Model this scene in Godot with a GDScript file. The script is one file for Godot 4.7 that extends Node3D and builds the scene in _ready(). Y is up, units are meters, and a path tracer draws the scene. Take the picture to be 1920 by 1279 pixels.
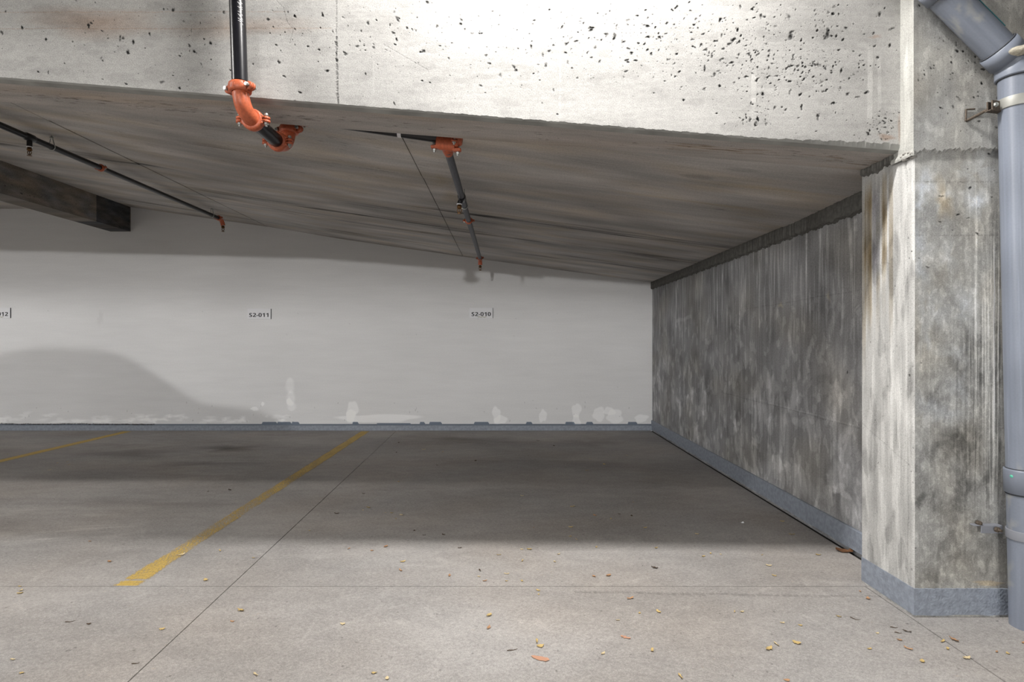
extends Node3D

# Underground garage: one parking bay under a sloping slab, seen from the driving aisle.
# World: x to the right, y up (floor at 0), the bay lies towards -z. "d" is the distance in front of the camera (d = -z).

const EYE := 1.1          # height of the camera above the floor
const F := 1067.0         # focal length in pixels of a 1920 x 1279 picture
const BEAM_F := 2.345     # front of the deep concrete beam
const BEAM_B := 2.60      # back of the beam
const COL_X := 1.63       # left face of the column
const COL_F := 2.279      # front of the column
const COL_B := 2.61
const WALL_X := 1.82      # right wall of the bay
const BACK_D := 7.113     # rear wall of the bay
const LOFT := 4.1         # ceiling of the aisle
const SLAB_X := [-13.0, -5.0, -4.7, -2.91, -2.07, -0.53, 1.84, 2.2]
const SLAB_Y := [1.67, 1.67, 1.69, 1.433, 1.29, 1.067, 0.74, 0.70]

var M := {}
var taken := {}
var rng := RandomNumberGenerator.new()


func _ready() -> void:
	rng.seed = 11
	# ---- camera, surroundings, lamps, exposure
	var cam := Camera3D.new()
	cam.name = "camera"
	add_child(cam)
	cam.position = Vector3(0, EYE, 0)
	cam.near = 0.05
	cam.far = 100.0
	cam.projection = Camera3D.PROJECTION_FRUSTUM
	cam.keep_aspect = Camera3D.KEEP_HEIGHT
	cam.size = 0.05 * 1279.0 / F
	cam.frustum_offset = Vector2(10.0 / F * 0.05, 2.5 / F * 0.05)
	cam.current = true
	var we := WorldEnvironment.new()
	we.name = "surroundings"
	var env := Environment.new()
	env.background_mode = Environment.BG_COLOR
	env.background_color = Color(0.02, 0.02, 0.02)
	env.tonemap_mode = Environment.TONE_MAPPER_LINEAR
	env.tonemap_exposure = 1.0
	env.sdfgi_enabled = true
	env.ssao_enabled = true
	env.ssil_enabled = true
	we.environment = env
	add_child(we)
	make_materials()
	strip_lamp("long fluorescent strip lamp hung in the aisle nearest the bright beam", Vector3(0.20, 3.42, -1.84), 1.2, 12.8, 0.0)
	strip_lamp("long fluorescent strip lamp hung in the aisle further left along the beam", Vector3(-4.6, 3.80, -0.9), 1.2, 14.0, 0.0)
	strip_lamp("long fluorescent strip lamp far left in the aisle", Vector3(-9.5, 2.98, 1.0), 1.2, 20.0, 1.0)
	strip_lamp("long fluorescent strip lamp behind the camera on the left", Vector3(-8.0, 2.95, 8.0), 1.2, 18.0, 1.0)
	strip_lamp("long fluorescent strip lamp behind the camera on the right", Vector3(1.2, 2.95, 11.0), 1.2, 14.0, 1.0)
	strip_lamp("long fluorescent strip lamp further behind the camera", Vector3(0.5, 2.95, 16.0), 1.2, 20.0, 1.0)
	strip_lamp("strip lamp at the far end of the garage behind the camera", Vector3(-5.0, 2.92, 29.0), 1.2, 210.0, 2.0)

	# ---- large structure
	build_floor()
	build_walls()
	build_ceiling()
	build_beam()
	build_column()
	build_kerbs()
	build_side_beam()
	# ---- things
	parking_lines()
	sprinkler_main()
	sprinkler_branch()
	drain_pipe()
	bay_signs()
	litter()
	parked_car()


# =====================================================================================================
# naming helpers
func numbered(called: String) -> String:
	var n: int = taken.get(called, 0)
	taken[called] = n + 1
	return called if n == 0 else "%s_%03d" % [called, n]

func tag(o: Node3D, label: String, category := "", group := "", kind := "") -> Node3D:
	if label: o.set_meta("label", label)
	if category: o.set_meta("category", category)
	if group: o.set_meta("group", group)
	if kind: o.set_meta("kind", kind)
	return o

func thing(called: String, label: String, category: String, at := Vector3.ZERO, group := "") -> Node3D:
	var o := Node3D.new()
	o.name = numbered(called)
	add_child(o, true)
	o.position = at
	tag(o, label, category, group)
	return o

func piece(called: String, mesh: Mesh, m: Material, parent: Node3D = null, at := Transform3D()) -> MeshInstance3D:
	var o := MeshInstance3D.new()
	o.mesh = mesh
	if m: o.material_override = m
	o.cast_shadow = GeometryInstance3D.SHADOW_CASTING_SETTING_ON
	if parent == null:
		o.name = numbered(called)
		add_child(o, true)
	else:
		o.name = called
		parent.add_child(o, true)
	o.transform = at
	return o

func struct(called: String, mesh: Mesh, m: Material, label: String) -> MeshInstance3D:
	var o := piece(called, mesh, m)
	tag(o, label, "", "", "structure")
	return o

func struct_root(called: String, label: String) -> Node3D:
	var o := Node3D.new()
	o.name = numbered(called)
	add_child(o, true)
	tag(o, label, "", "", "structure")
	return o


# =====================================================================================================
# shape helpers
func begin() -> SurfaceTool:
	var st := SurfaceTool.new()
	st.begin(Mesh.PRIMITIVE_TRIANGLES)
	return st

func done(st: SurfaceTool) -> ArrayMesh:
	st.generate_normals()
	return st.commit()

# a quad a b c d seen from its front with a at top left, going clockwise
func quad(st: SurfaceTool, a: Vector3, b: Vector3, c: Vector3, d: Vector3, uva := Vector2.ZERO, uvb := Vector2.RIGHT, uvc := Vector2.ONE, uvd := Vector2.DOWN) -> void:
	var v := [a, b, c, a, c, d]
	var t := [uva, uvb, uvc, uva, uvc, uvd]
	for i in 6:
		st.set_uv(t[i])
		st.add_vertex(v[i])

# a closed block between two corner rings: bottom and top, each four points going round clockwise seen from above
func block(st: SurfaceTool, low: Array, high: Array, uv: Callable) -> void:
	var faces := [[high[0], high[1], high[2], high[3]], [low[3], low[2], low[1], low[0]]]
	for i in 4:
		var j := (i + 1) % 4
		faces.append([high[j], high[i], low[i], low[j]])
	st.set_smooth_group(-1)
	for f in faces:
		quad(st, f[0], f[1], f[2], f[3], uv.call(f[0]), uv.call(f[1]), uv.call(f[2]), uv.call(f[3]))

func box_ring(x0: float, x1: float, z0: float, z1: float, y: float) -> Array:
	return [Vector3(x0, y, z0), Vector3(x1, y, z0), Vector3(x1, y, z1), Vector3(x0, y, z1)]

func flat_uv(p: Vector3) -> Vector2:
	return Vector2(p.x + p.z * 0.37, -p.y + p.z * 0.5)

func box(st: SurfaceTool, lo: Vector3, hi: Vector3, uv: Variant = null) -> void:
	block(st, box_ring(lo.x, hi.x, lo.z, hi.z, lo.y), box_ring(lo.x, hi.x, lo.z, hi.z, hi.y), flat_uv if uv == null else uv)

# a box with chamfered edges along its local axes, put at a transform
func soft_box(st: SurfaceTool, t: Transform3D, size: Vector3, c := 0.003) -> void:
	var h := size * 0.5
	c = minf(c, minf(h.x, minf(h.y, h.z)) * 0.9)
	var rings := []
	for k in [[-h.y, c], [-h.y + c, 0.0], [h.y - c, 0.0], [h.y, c]]:
		var x: float = h.x - k[1]
		var z: float = h.z - k[1]
		var y: float = k[0]
		var e := c * 0.8
		rings.append([Vector3(-x + e, y, -z), Vector3(x - e, y, -z), Vector3(x, y, -z + e), Vector3(x, y, z - e), Vector3(x - e, y, z), Vector3(-x + e, y, z), Vector3(-x, y, z - e), Vector3(-x, y, -z + e)])
	st.set_smooth_group(-1)
	for r in 3:
		for i in 8:
			var j := (i + 1) % 8
			quad(st, t * rings[r + 1][j], t * rings[r + 1][i], t * rings[r][i], t * rings[r][j])
	for i in range(1, 7):
		for v in [rings[3][0], rings[3][i], rings[3][i + 1], rings[0][0], rings[0][i + 1], rings[0][i]]:
			st.set_uv(Vector2(v.x, v.z))
			st.add_vertex(t * v)

# a tube along points; radii may be one number or one per point
func tube(st: SurfaceTool, pts: Array, radii: Variant, sides := 20, caps := true) -> void:
	var n := pts.size()
	var up := Vector3.UP
	var rings := []
	var along := 0.0
	var last_t := Vector3.ZERO
	for i in n:
		var t: Vector3 = ((pts[mini(i + 1, n - 1)] - pts[maxi(i - 1, 0)]) as Vector3).normalized()
		if i == 0:
			up = Vector3.UP if absf(t.y) < 0.9 else Vector3.BACK
			up = (up - t * up.dot(t)).normalized()
		else:
			up = (up - t * up.dot(t)).normalized()
			along += (pts[i] as Vector3).distance_to(pts[i - 1])
		var side := t.cross(up)
		var r: float = radii[i] if radii is Array else radii
		var ring := []
		for k in sides:
			var a := TAU * k / sides
			ring.append([pts[i] + (up * cos(a) + side * sin(a)) * r, Vector2(float(k) / sides, along)])
		rings.append(ring)
		last_t = t
	st.set_smooth_group(0)
	for i in n - 1:
		for k in sides:
			var j := (k + 1) % sides
			var a: Array = rings[i][k]
			var b: Array = rings[i][j]
			var c: Array = rings[i + 1][j]
			var e: Array = rings[i + 1][k]
			var ub: Vector2 = b[1] if j else Vector2(1, b[1].y)
			var uc: Vector2 = c[1] if j else Vector2(1, c[1].y)
			quad(st, a[0], b[0], c[0], e[0], a[1], ub, uc, e[1])
	if caps:
		st.set_smooth_group(-1)
		for end in [0, n - 1]:
			for k in range(1, sides - 1):
				var tri := [rings[end][0][0], rings[end][k + 1][0], rings[end][k][0]] if end == 0 else [rings[end][0][0], rings[end][k][0], rings[end][k + 1][0]]
				for v in tri:
					st.set_uv(Vector2(v.x, v.y))
					st.add_vertex(v)

# a shape turned round the local Y axis: profile of Vector2(radius, height)
func lathe(st: SurfaceTool, t: Transform3D, profile: Array, sides := 24, smooth := true) -> void:
	st.set_smooth_group(0 if smooth else -1)
	for i in profile.size() - 1:
		var p: Vector2 = profile[i]
		var q: Vector2 = profile[i + 1]
		for k in sides:
			var a := TAU * k / sides
			var b := TAU * (k + 1) / sides
			var p0 := t * Vector3(p.x * cos(a), p.y, p.x * sin(a))
			var p1 := t * Vector3(p.x * cos(b), p.y, p.x * sin(b))
			var q0 := t * Vector3(q.x * cos(a), q.y, q.x * sin(a))
			var q1 := t * Vector3(q.x * cos(b), q.y, q.x * sin(b))
			quad(st, q0, q1, p1, p0, Vector2(float(k) / sides, q.y), Vector2(float(k + 1) / sides, q.y), Vector2(float(k + 1) / sides, p.y), Vector2(float(k) / sides, p.y))

func frame(at: Vector3, y_axis: Vector3, x_axis: Vector3) -> Transform3D:
	var y := y_axis.normalized()
	var x := (x_axis - y * x_axis.dot(y)).normalized()
	return Transform3D(Basis(x, y, x.cross(y)), at)

func arc(a: Vector3, corner: Vector3, b: Vector3, n := 8) -> Array:
	var out := []
	for i in n + 1:
		var t := float(i) / n
		out.append(a.lerp(corner, t).lerp(corner.lerp(b, t), t))
	return out


# =====================================================================================================
# painted textures: brightness ("tone") and colour shift ("hue") per pixel, in metres
class Paint:
	var w: int
	var h: int
	var ppm: float
	var tone: PackedFloat32Array
	var hue: PackedFloat32Array
	var r := RandomNumberGenerator.new()

	func _init(width_m: float, height_m: float, per_metre: float, s: int) -> void:
		ppm = per_metre
		w = mini(2048, int(width_m * ppm))
		h = mini(2048, int(height_m * ppm))
		tone.resize(w * h)
		tone.fill(1.0)
		hue.resize(w * h)
		hue.fill(0.0)
		r.seed = s

	# noise whose grains measure sx by sy metres
	func noise(sx: float, sy: float, amp: float, s: int, octaves := 3, into_hue := false, gate := 0.0) -> void:
		sx = maxf(sx * ppm, 1.0)
		sy = maxf(sy * ppm, 1.0)
		var m := minf(8.0, minf(sx, sy))
		var n := FastNoiseLite.new()
		n.noise_type = FastNoiseLite.TYPE_SIMPLEX
		n.seed = s
		n.frequency = 1.0 / maxf(m, 1.5)
		n.fractal_octaves = octaves
		var im := n.get_image(clampi(int(w * m / sx), 4, w), clampi(int(h * m / sy), 4, h))
		im.convert(Image.FORMAT_L8)
		im.resize(w, h, Image.INTERPOLATE_CUBIC)
		var b := im.get_data()
		var k := amp / 127.5
		if into_hue:
			for i in b.size():
				hue[i] += (b[i] - 127.5) * k
		elif gate > 0.0:
			var g := gate * 255.0
			var span := amp / (255.0 - g)
			for i in b.size():
				if b[i] > g:
					tone[i] += (b[i] - g) * span
		else:
			for i in b.size():
				tone[i] += (b[i] - 127.5) * k

	# crisp patches: where the noise passes from lo to hi (0..1) the surface turns lighter or darker by amp
	func mottle(sx: float, sy: float, lo: float, hi: float, amp: float, s: int, octaves := 5, y_from := 0.0, y_to := 1.0e9) -> void:
		sx = maxf(sx * ppm, 1.0)
		sy = maxf(sy * ppm, 1.0)
		var m := minf(8.0, minf(sx, sy))
		var n := FastNoiseLite.new()
		n.noise_type = FastNoiseLite.TYPE_SIMPLEX
		n.seed = s
		n.frequency = 1.0 / maxf(m, 1.5)
		n.fractal_octaves = octaves
		n.fractal_gain = 0.62
		var im := n.get_image(clampi(int(w * m / sx), 4, w), clampi(int(h * m / sy), 4, h))
		im.convert(Image.FORMAT_L8)
		im.resize(w, h, Image.INTERPOLATE_CUBIC)
		var b := im.get_data()
		var look := PackedFloat32Array()
		for i in 256:
			look.append(amp * smoothstep(lo, hi, i / 255.0))
		var a := clampi(int(y_from * ppm), 0, h)
		var e := int(minf(y_to * ppm, h))
		var span := maxf(1.0, 0.18 * (e - a))
		for y in range(a, e):
			var fade := minf(1.0, minf((y - a + 1.0) / span if a > 0 else 1.0, (e - y) / span if e < h else 1.0))
			for i in range(y * w, y * w + w):
				tone[i] += look[b[i]] * fade

	# a soft or ragged patch; turn in radians; add to tone and hue
	func blob(x: float, y: float, rx: float, ry: float, amount: float, soft := 0.5, ragged := 0.2, turn := 0.0, tint := 0.0) -> void:
		var cx := x * ppm
		var cy := y * ppm
		var ax := maxf(rx * ppm, 0.6)
		var ay := maxf(ry * ppm, 0.6)
		var reach := maxf(ax, ay) * 1.5 + 1.0
		var ph := [r.randf() * TAU, r.randf() * TAU, r.randf() * TAU]
		var ct := cos(turn)
		var sn := sin(turn)
		for py in range(maxi(0, int(cy - reach)), mini(h, int(cy + reach) + 1)):
			for px in range(maxi(0, int(cx - reach)), mini(w, int(cx + reach) + 1)):
				var dx := px + 0.5 - cx
				var dy := py + 0.5 - cy
				var u := (dx * ct + dy * sn) / ax
				var v := (dy * ct - dx * sn) / ay
				var q := sqrt(u * u + v * v)
				if q > 1.6:
					continue
				var a := atan2(v, u)
				q /= 1.0 + ragged * (0.5 * sin(2.0 * a + ph[0]) + 0.35 * sin(3.0 * a + ph[1]) + 0.3 * sin(5.0 * a + ph[2]))
				var k := clampf((1.0 - q) / soft + 0.0, 0.0, 1.0)
				if k > 0.0:
					tone[py * w + px] += amount * k
					hue[py * w + px] += tint * k

	# a wavering stroke through points (metres)
	func stroke(pts: Array, width: float, amount: float, wobble := 0.0, broken := 0.0, tint := 0.0) -> void:
		var half := maxf(width * ppm * 0.5, 0.5)
		for i in pts.size() - 1:
			var a: Vector2 = pts[i] * ppm
			var b: Vector2 = pts[i + 1] * ppm
			var n := maxi(1, int(a.distance_to(b)))
			var off := 0.0
			for k in n:
				off = clampf(off + (r.randf() - 0.5) * wobble * ppm * 0.4, -wobble * ppm, wobble * ppm)
				if r.randf() < broken:
					continue
				var p := a.lerp(b, float(k) / n)
				var side := (b - a).orthogonal().normalized()
				p += side * off
				var hw := half * (0.6 + 0.6 * r.randf())
				for e in range(int(floor(-hw)), int(ceil(hw)) + 1):
					var c := p + side * e
					var x := int(c.x)
					var y := int(c.y)
					if x >= 0 and y >= 0 and x < w and y < h:
						var f := clampf(hw + 0.5 - absf(e), 0.0, 1.0)
						tone[y * w + x] += amount * f
						hue[y * w + x] += tint * f

	# a run of water or lime down the surface
	func drip(x: float, y0: float, y1: float, width: float, amount: float, tint := 0.0) -> void:
		var half := maxf(width * ppm * 0.5, 0.5)
		var c := x * ppm
		var a := int(clampf(y0 * ppm, 0, h - 1))
		var b := int(clampf(y1 * ppm, 0, h - 1))
		var ph := r.randf() * TAU
		for y in range(a, b):
			var t := float(y - a) / maxf(1.0, b - a)
			c += (r.randf() - 0.5) * 0.25
			var fade := minf(1.0, minf(t * 6.0, (1.0 - t) * 3.0)) * (0.75 + 0.25 * sin(t * 17.0 + ph))
			for x2 in range(maxi(0, int(c - half)), mini(w, int(c + half) + 1)):
				var f := clampf(half + 0.5 - absf(x2 + 0.5 - c), 0.0, 1.0)
				tone[y * w + x2] += amount * fade * f
				hue[y * w + x2] += tint * fade * f

	# bug holes: ragged dark pits gathered in a region
	func pits(x0: float, x1: float, y0: float, y1: float, count: int, small: float, large: float, depth := -0.45, slant := 0.0) -> void:
		for i in count:
			var s := small + (large - small) * pow(r.randf(), 4.0)
			var cx := lerpf(x0, x1, 0.5 + (r.randf() + r.randf() - 1.0) * 0.68)
			var cy := lerpf(y0, y1, 0.5 + (r.randf() + r.randf() - 1.0) * 0.68)
			var dark := depth * (0.45 + 0.75 * r.randf())
			var way := slant + (r.randf() - 0.5) * 1.4
			var lobes := 1 + int(3.2 * r.randf() * clampf((s - small) / (large - small) * 3.0, 0.0, 1.0))
			for k in lobes:
				var f := s * (0.45 + 0.45 * r.randf())
				blob(cx, cy, f, f * (0.45 + 0.4 * r.randf()), dark, 0.55, 0.35, way + (r.randf() - 0.5) * 0.7)
				cx += cos(way) * s * (r.randf() - 0.1)
				cy += sin(way) * s * (r.randf() - 0.1) + (r.randf() - 0.5) * s * 0.5

	func picture(base: Color, cold: Color, warm: Color) -> Image:
		var out := PackedByteArray()
		out.resize(w * h * 3)
		var br := base.r * 255.0
		var bg := base.g * 255.0
		var bb := base.b * 255.0
		var j := 0
		for i in w * h:
			var t := tone[i]
			var q := hue[i]
			var cr := br
			var cg := bg
			var cb := bb
			if q > 0.0:
				q = minf(q, 1.0)
				cr += (warm.r * 255.0 - br) * q
				cg += (warm.g * 255.0 - bg) * q
				cb += (warm.b * 255.0 - bb) * q
			elif q < 0.0:
				q = minf(-q, 1.0)
				cr += (cold.r * 255.0 - br) * q
				cg += (cold.g * 255.0 - bg) * q
				cb += (cold.b * 255.0 - bb) * q
			out[j] = clampi(int(cr * t), 4, 250)
			out[j + 1] = clampi(int(cg * t), 4, 250)
			out[j + 2] = clampi(int(cb * t), 4, 250)
			j += 3
		return Image.create_from_data(w, h, false, Image.FORMAT_RGB8, out)


func noise_tex(freq: float, lo: float, hi: float, s: int, octaves := 4, size := 512) -> NoiseTexture2D:
	var n := FastNoiseLite.new()
	n.seed = s
	n.noise_type = FastNoiseLite.TYPE_SIMPLEX
	n.frequency = freq
	n.fractal_octaves = octaves
	var t := NoiseTexture2D.new()
	t.width = size
	t.height = size
	t.seamless = true
	t.noise = n
	var g := Gradient.new()
	g.set_color(0, Color(lo, lo, lo))
	g.set_color(1, Color(hi, hi, hi))
	t.color_ramp = g
	return t

func plain(c: Color, rough: float, metal := 0.0) -> StandardMaterial3D:
	var m := StandardMaterial3D.new()
	m.albedo_color = c
	m.roughness = rough
	m.metallic = metal
	return m

# concrete with a painted map, fine world-space grain over it and relief from the map itself
func concrete(im: Image, rough := 0.9, relief := 0.4, grain := 1.0) -> StandardMaterial3D:
	var m := StandardMaterial3D.new()
	var t := ImageTexture.create_from_image(im)
	m.albedo_texture = t
	m.roughness = rough
	m.metallic_specular = 0.35
	m.texture_repeat = true
	if relief > 0.0:
		m.heightmap_enabled = true
		m.heightmap_texture = t
		m.heightmap_scale = relief
	if grain > 0.0:
		m.detail_enabled = true
		m.detail_blend_mode = BaseMaterial3D.BLEND_MODE_MUL
		m.detail_uv_layer = BaseMaterial3D.DETAIL_UV_2
		m.detail_albedo = M.grain
		m.uv2_triplanar = true
		m.uv2_world_triplanar = true
		m.uv2_scale = Vector3.ONE * grain
	return m

# concrete without a map of its own (out of the picture)
func rough_concrete(c: Color) -> StandardMaterial3D:
	var m := plain(c, 0.92)
	m.albedo_texture = M.mottle
	m.uv1_triplanar = true
	m.uv1_world_triplanar = true
	m.uv1_scale = Vector3.ONE * 0.4
	return m

func make_materials() -> void:
	M.grain = noise_tex(0.16, 0.80, 1.0, 5, 4, 1024)
	M.mottle = noise_tex(0.02, 0.72, 1.0, 6, 6, 512)
	M.concrete = rough_concrete(Color(0.62, 0.61, 0.59))
	M.joint = plain(Color(0.17, 0.16, 0.15), 0.95)
	M.kerb = plain(Color(0.585, 0.615, 0.665), 0.55)
	M.kerb.albedo_texture = noise_tex(0.03, 0.84, 1.0, 9, 5, 512)
	M.kerb.uv1_triplanar = true
	M.kerb.uv1_world_triplanar = true
	M.kerb.uv1_scale = Vector3.ONE * 1.4
	M.kerb.heightmap_enabled = true
	M.kerb.heightmap_texture = noise_tex(0.09, 0.0, 1.0, 10, 3, 512)
	M.kerb.heightmap_scale = 0.12
	M.black_pipe = plain(Color(0.085, 0.085, 0.11), 0.28)
	M.black_pipe.albedo_texture = noise_tex(0.02, 0.75, 1.0, 21, 5, 512)
	M.black_pipe.uv1_scale = Vector3(1, 3, 1)
	M.dark_pipe = plain(Color(0.30, 0.31, 0.345), 0.5)
	M.dark_pipe.albedo_texture = M.black_pipe.albedo_texture
	M.orange = plain(Color(0.80, 0.41, 0.27), 0.42)
	M.orange.albedo_texture = noise_tex(0.03, 0.78, 1.0, 22, 4, 256)
	M.orange.uv1_triplanar = true
	M.orange.uv1_scale = Vector3.ONE * 9.0
	M.zinc = plain(Color(0.70, 0.71, 0.70), 0.38, 0.75)
	M.brass = plain(Color(0.42, 0.30, 0.17), 0.4, 0.7)
	M.rust = plain(Color(0.42, 0.37, 0.32), 0.8)
	M.rust.albedo_texture = noise_tex(0.05, 0.5, 1.0, 23, 4, 256)
	M.rust.uv1_triplanar = true
	M.rust.uv1_scale = Vector3.ONE * 8.0
	M.white_label = plain(Color(0.90, 0.90, 0.915), 0.6)
	M.ink = plain(Color(0.16, 0.16, 0.18), 0.7)
	M.teal = plain(Color(0.13, 0.40, 0.43), 0.6)
	M.gasket = plain(Color(0.22, 0.23, 0.25), 0.7)
	M.green_paint = plain(Color(0.36, 0.72, 0.62), 0.7)
	M.crust = plain(Color(0.80, 0.77, 0.70), 0.95)
	M.crust.albedo_texture = noise_tex(0.05, 0.62, 1.0, 24, 5, 256)
	M.crust.uv1_triplanar = true
	M.crust.uv1_scale = Vector3.ONE * 7.0


# =====================================================================================================
func strip_lamp(label: String, at: Vector3, length: float, energy: float, wide: float) -> void:
	var t := thing("strip_lamp", label, "lamp", at, "fluorescent strip lamps of the aisle")
	var st := begin()
	soft_box(st, Transform3D(Basis(), Vector3(0, 0.06, 0)), Vector3(length + 0.06, 0.05, 0.12), 0.008)
	piece("housing", done(st), M.white_label, t)
	if wide > 1.5:
		t.rotation.y = PI / 2
	st = begin()
	tube(st, [Vector3(-length / 2, 0.015, 0), Vector3(length / 2, 0.015, 0)], 0.015, 14)
	var glow := plain(Color(0.95, 0.95, 0.92), 0.5)
	glow.emission_enabled = true
	glow.emission = Color(1.0, 0.97, 0.92)
	glow.emission_energy_multiplier = 2.0
	piece("tube", done(st), glow, t)
	if wide < 0.5:
		var a := AreaLight3D.new()
		a.name = "tube_light"
		a.area_size = Vector2(length, 0.12)
		a.light_energy = energy
		a.light_color = Color(1.0, 0.988, 0.972)
		a.area_range = 40.0
		a.shadow_enabled = true
		t.add_child(a)
		a.position = Vector3(0, -0.03, 0)
		a.rotation = Vector3(-PI / 2, 0, 0)
		return
	for s in [-0.4, 0.0, 0.4]:
		var o := OmniLight3D.new()
		o.name = "tube_light"
		o.light_energy = energy / 3.0
		o.light_color = Color(1.0, 0.995, 0.985)
		o.omni_range = 60.0
		o.omni_attenuation = 2.0
		o.light_size = 0.2
		o.shadow_enabled = true
		t.add_child(o, true)
		o.position = Vector3(s * length, -0.10, 0)


# =====================================================================================================
func slab_y(x: float) -> float:
	for i in SLAB_X.size() - 1:
		if x <= SLAB_X[i + 1]:
			return EYE + lerpf(SLAB_Y[i], SLAB_Y[i + 1], clampf((x - SLAB_X[i]) / (SLAB_X[i + 1] - SLAB_X[i]), 0, 1))
	return EYE + SLAB_Y[-1]

func soffit_y(x: float) -> float:
	return EYE + 0.9155 - 0.0797 * x

func build_floor() -> void:
	# painted map: x from -7 to 3.5, d from 1.5 to 7.2
	var p := Paint.new(10.5, 5.7, 185.0, 101)
	p.noise(1.8, 1.0, 0.07, 1, 3)
	p.noise(0.25, 0.12, 0.035, 2, 4)
	p.noise(0.03, 0.02, 0.05, 3, 2)
	p.noise(0.008, 0.008, 0.09, 4, 2)
	p.noise(1.2, 1.0, 0.25, 5, 3, true)
	for s in 90:   # faint scuffs and sweeps
		var x := p.r.randf() * 10.5
		var d := p.r.randf() * 5.7
		p.blob(x, d, 0.1 + 0.5 * p.r.randf(), 0.02 + 0.10 * p.r.randf(), (p.r.randf() - 0.5) * 0.10, 0.9, 0.6, (p.r.randf() - 0.5) * 1.2)
	for s in 60:   # pale worn spots in the lit part
		p.blob(4.0 + p.r.randf() * 4.5, 0.6 + p.r.randf() * 1.2, 0.02 + 0.10 * p.r.randf(), 0.01 + 0.03 * p.r.randf(), 0.05, 0.8, 0.8, p.r.randf() * 3.0)
	for s in 25:
		p.blob(2.5 + p.r.randf() * 2.3, 1.1 + p.r.randf() * 1.2, 0.08 + 0.15 * p.r.randf(), 0.01 + 0.03 * p.r.randf(), 0.07, 0.9, 0.8, 0.2)
	# dark stains and broad darker patches where cars stand
	for o in [[-2.9, 5.9, 0.35, 0.22, -0.26], [-3.7, 5.6, 0.5, 0.3, -0.14], [-2.75, 5.15, 0.45, 0.16, -0.16], [-2.7, 4.7, 0.5, 0.1, -0.10], [-4.2, 6.1, 0.4, 0.22, -0.12], [-2.7, 3.9, 0.8, 0.12, -0.10], [-3.2, 3.35, 0.9, 0.2, -0.06],
			[-0.3, 6.3, 0.8, 0.4, -0.12], [0.9, 6.2, 0.35, 0.35, -0.14], [0.3, 5.3, 0.9, 0.5, -0.10], [0.0, 4.4, 1.0, 0.4, -0.06], [-0.6, 6.5, 0.3, 0.2, -0.1], [-5.6, 5.6, 0.6, 0.5, -0.14], [1.1, 4.6, 0.5, 0.6, -0.05]]:
		p.blob(o[0] + 7.0, o[1] - 1.5, o[2], o[3], o[4], 0.95, 0.5, 0.0, 0.10)
	for s in 1300:  # grit and dark specks
		p.blob(p.r.randf() * 10.5, 3.6 * pow(p.r.randf(), 1.4), 0.003 + 0.006 * pow(p.r.randf(), 2.0), 0.003, -0.30, 0.6, 0.5, p.r.randf() * 3.0)
	for s in 130:  # tyre-thrown crumbs and bark flecks
		p.blob(5.0 + p.r.randf() * 5.0, p.r.randf() * 1.6, 0.004 + 0.006 * p.r.randf(), 0.003, 0.06, 0.6, 0.5, p.r.randf() * 3.0, 0.7)
	p.stroke([Vector2(7.3, 1.005), Vector2(8.62, 0.965)], 0.022, -0.10, 0.006, 0.1)
	p.stroke([Vector2(3.4, 3.78), Vector2(4.6, 3.76)], 0.012, 0.10, 0.004, 0.3)
	p.stroke([Vector2(3.9, 1.55), Vector2(4.55, 1.72)], 0.01, 0.08, 0.01, 0.3)
	M.floor = concrete(p.picture(Color(0.70, 0.682, 0.668), Color(0.67, 0.675, 0.68), Color(0.69, 0.64, 0.59)), 0.82, 0.25, 1.0)
	var root := struct_root("floor", "grey concrete garage floor cast in slabs with dark joints")
	var uv := func(v: Vector3) -> Vector2: return Vector2((v.x + 7.0) / 10.5, (-v.z - 1.5) / 5.7)
	# joints run along x at these d, and towards the rear wall at these lines x = a + b * d
	var ds := [-32.0, -9.0, -5.5, -2.5, 0.1, 2.565, 5.345, 7.12]
	var lines := [[-13.0, 0.0], [-8.6, 0.0], [-4.75, 0.0], [-1.176, -0.0275], [1.615, 0.0], [4.6, 0.0]]
	for i in ds.size() - 1:
		for k in lines.size() - 1:
			if i >= 5 and k >= 4:
				continue
			var far_right := 1.788 if i >= 5 and k == 3 else 0.0
			var g := 0.0025 if i < 6 else 0.0016
			var d0: float = ds[i] + (0.0018 if i else 0.0)
			var d1: float = ds[i + 1] - 0.0018
			var gl := 0.0004 if k == 2 else g
			var gr := 0.0004 if k == 1 else g
			var xa: float = lines[k][0] + lines[k][1] * d0 + gl
			var xb: float = lines[k][0] + lines[k][1] * d1 + gl
			var ya: float = lines[k + 1][0] + lines[k + 1][1] * d0 - gr if far_right == 0.0 else far_right
			var yb: float = lines[k + 1][0] + lines[k + 1][1] * d1 - gr if far_right == 0.0 else far_right
			var st := begin()
			block(st, [Vector3(xb, -0.15, -d1), Vector3(yb, -0.15, -d1), Vector3(ya, -0.15, -d0), Vector3(xa, -0.15, -d0)], [Vector3(xb, 0, -d1), Vector3(yb, 0, -d1), Vector3(ya, 0, -d0), Vector3(xa, 0, -d0)], uv)
			var visible_part := i >= 4 and k >= 1
			piece("floor_slab", done(st), M.floor if visible_part else M.concrete, root)
	var sb := begin()
	box(sb, Vector3(-13, -0.35, -7.3), Vector3(4.6, -0.012, 32))
	piece("joint_filler", done(sb), M.joint, root)


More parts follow.
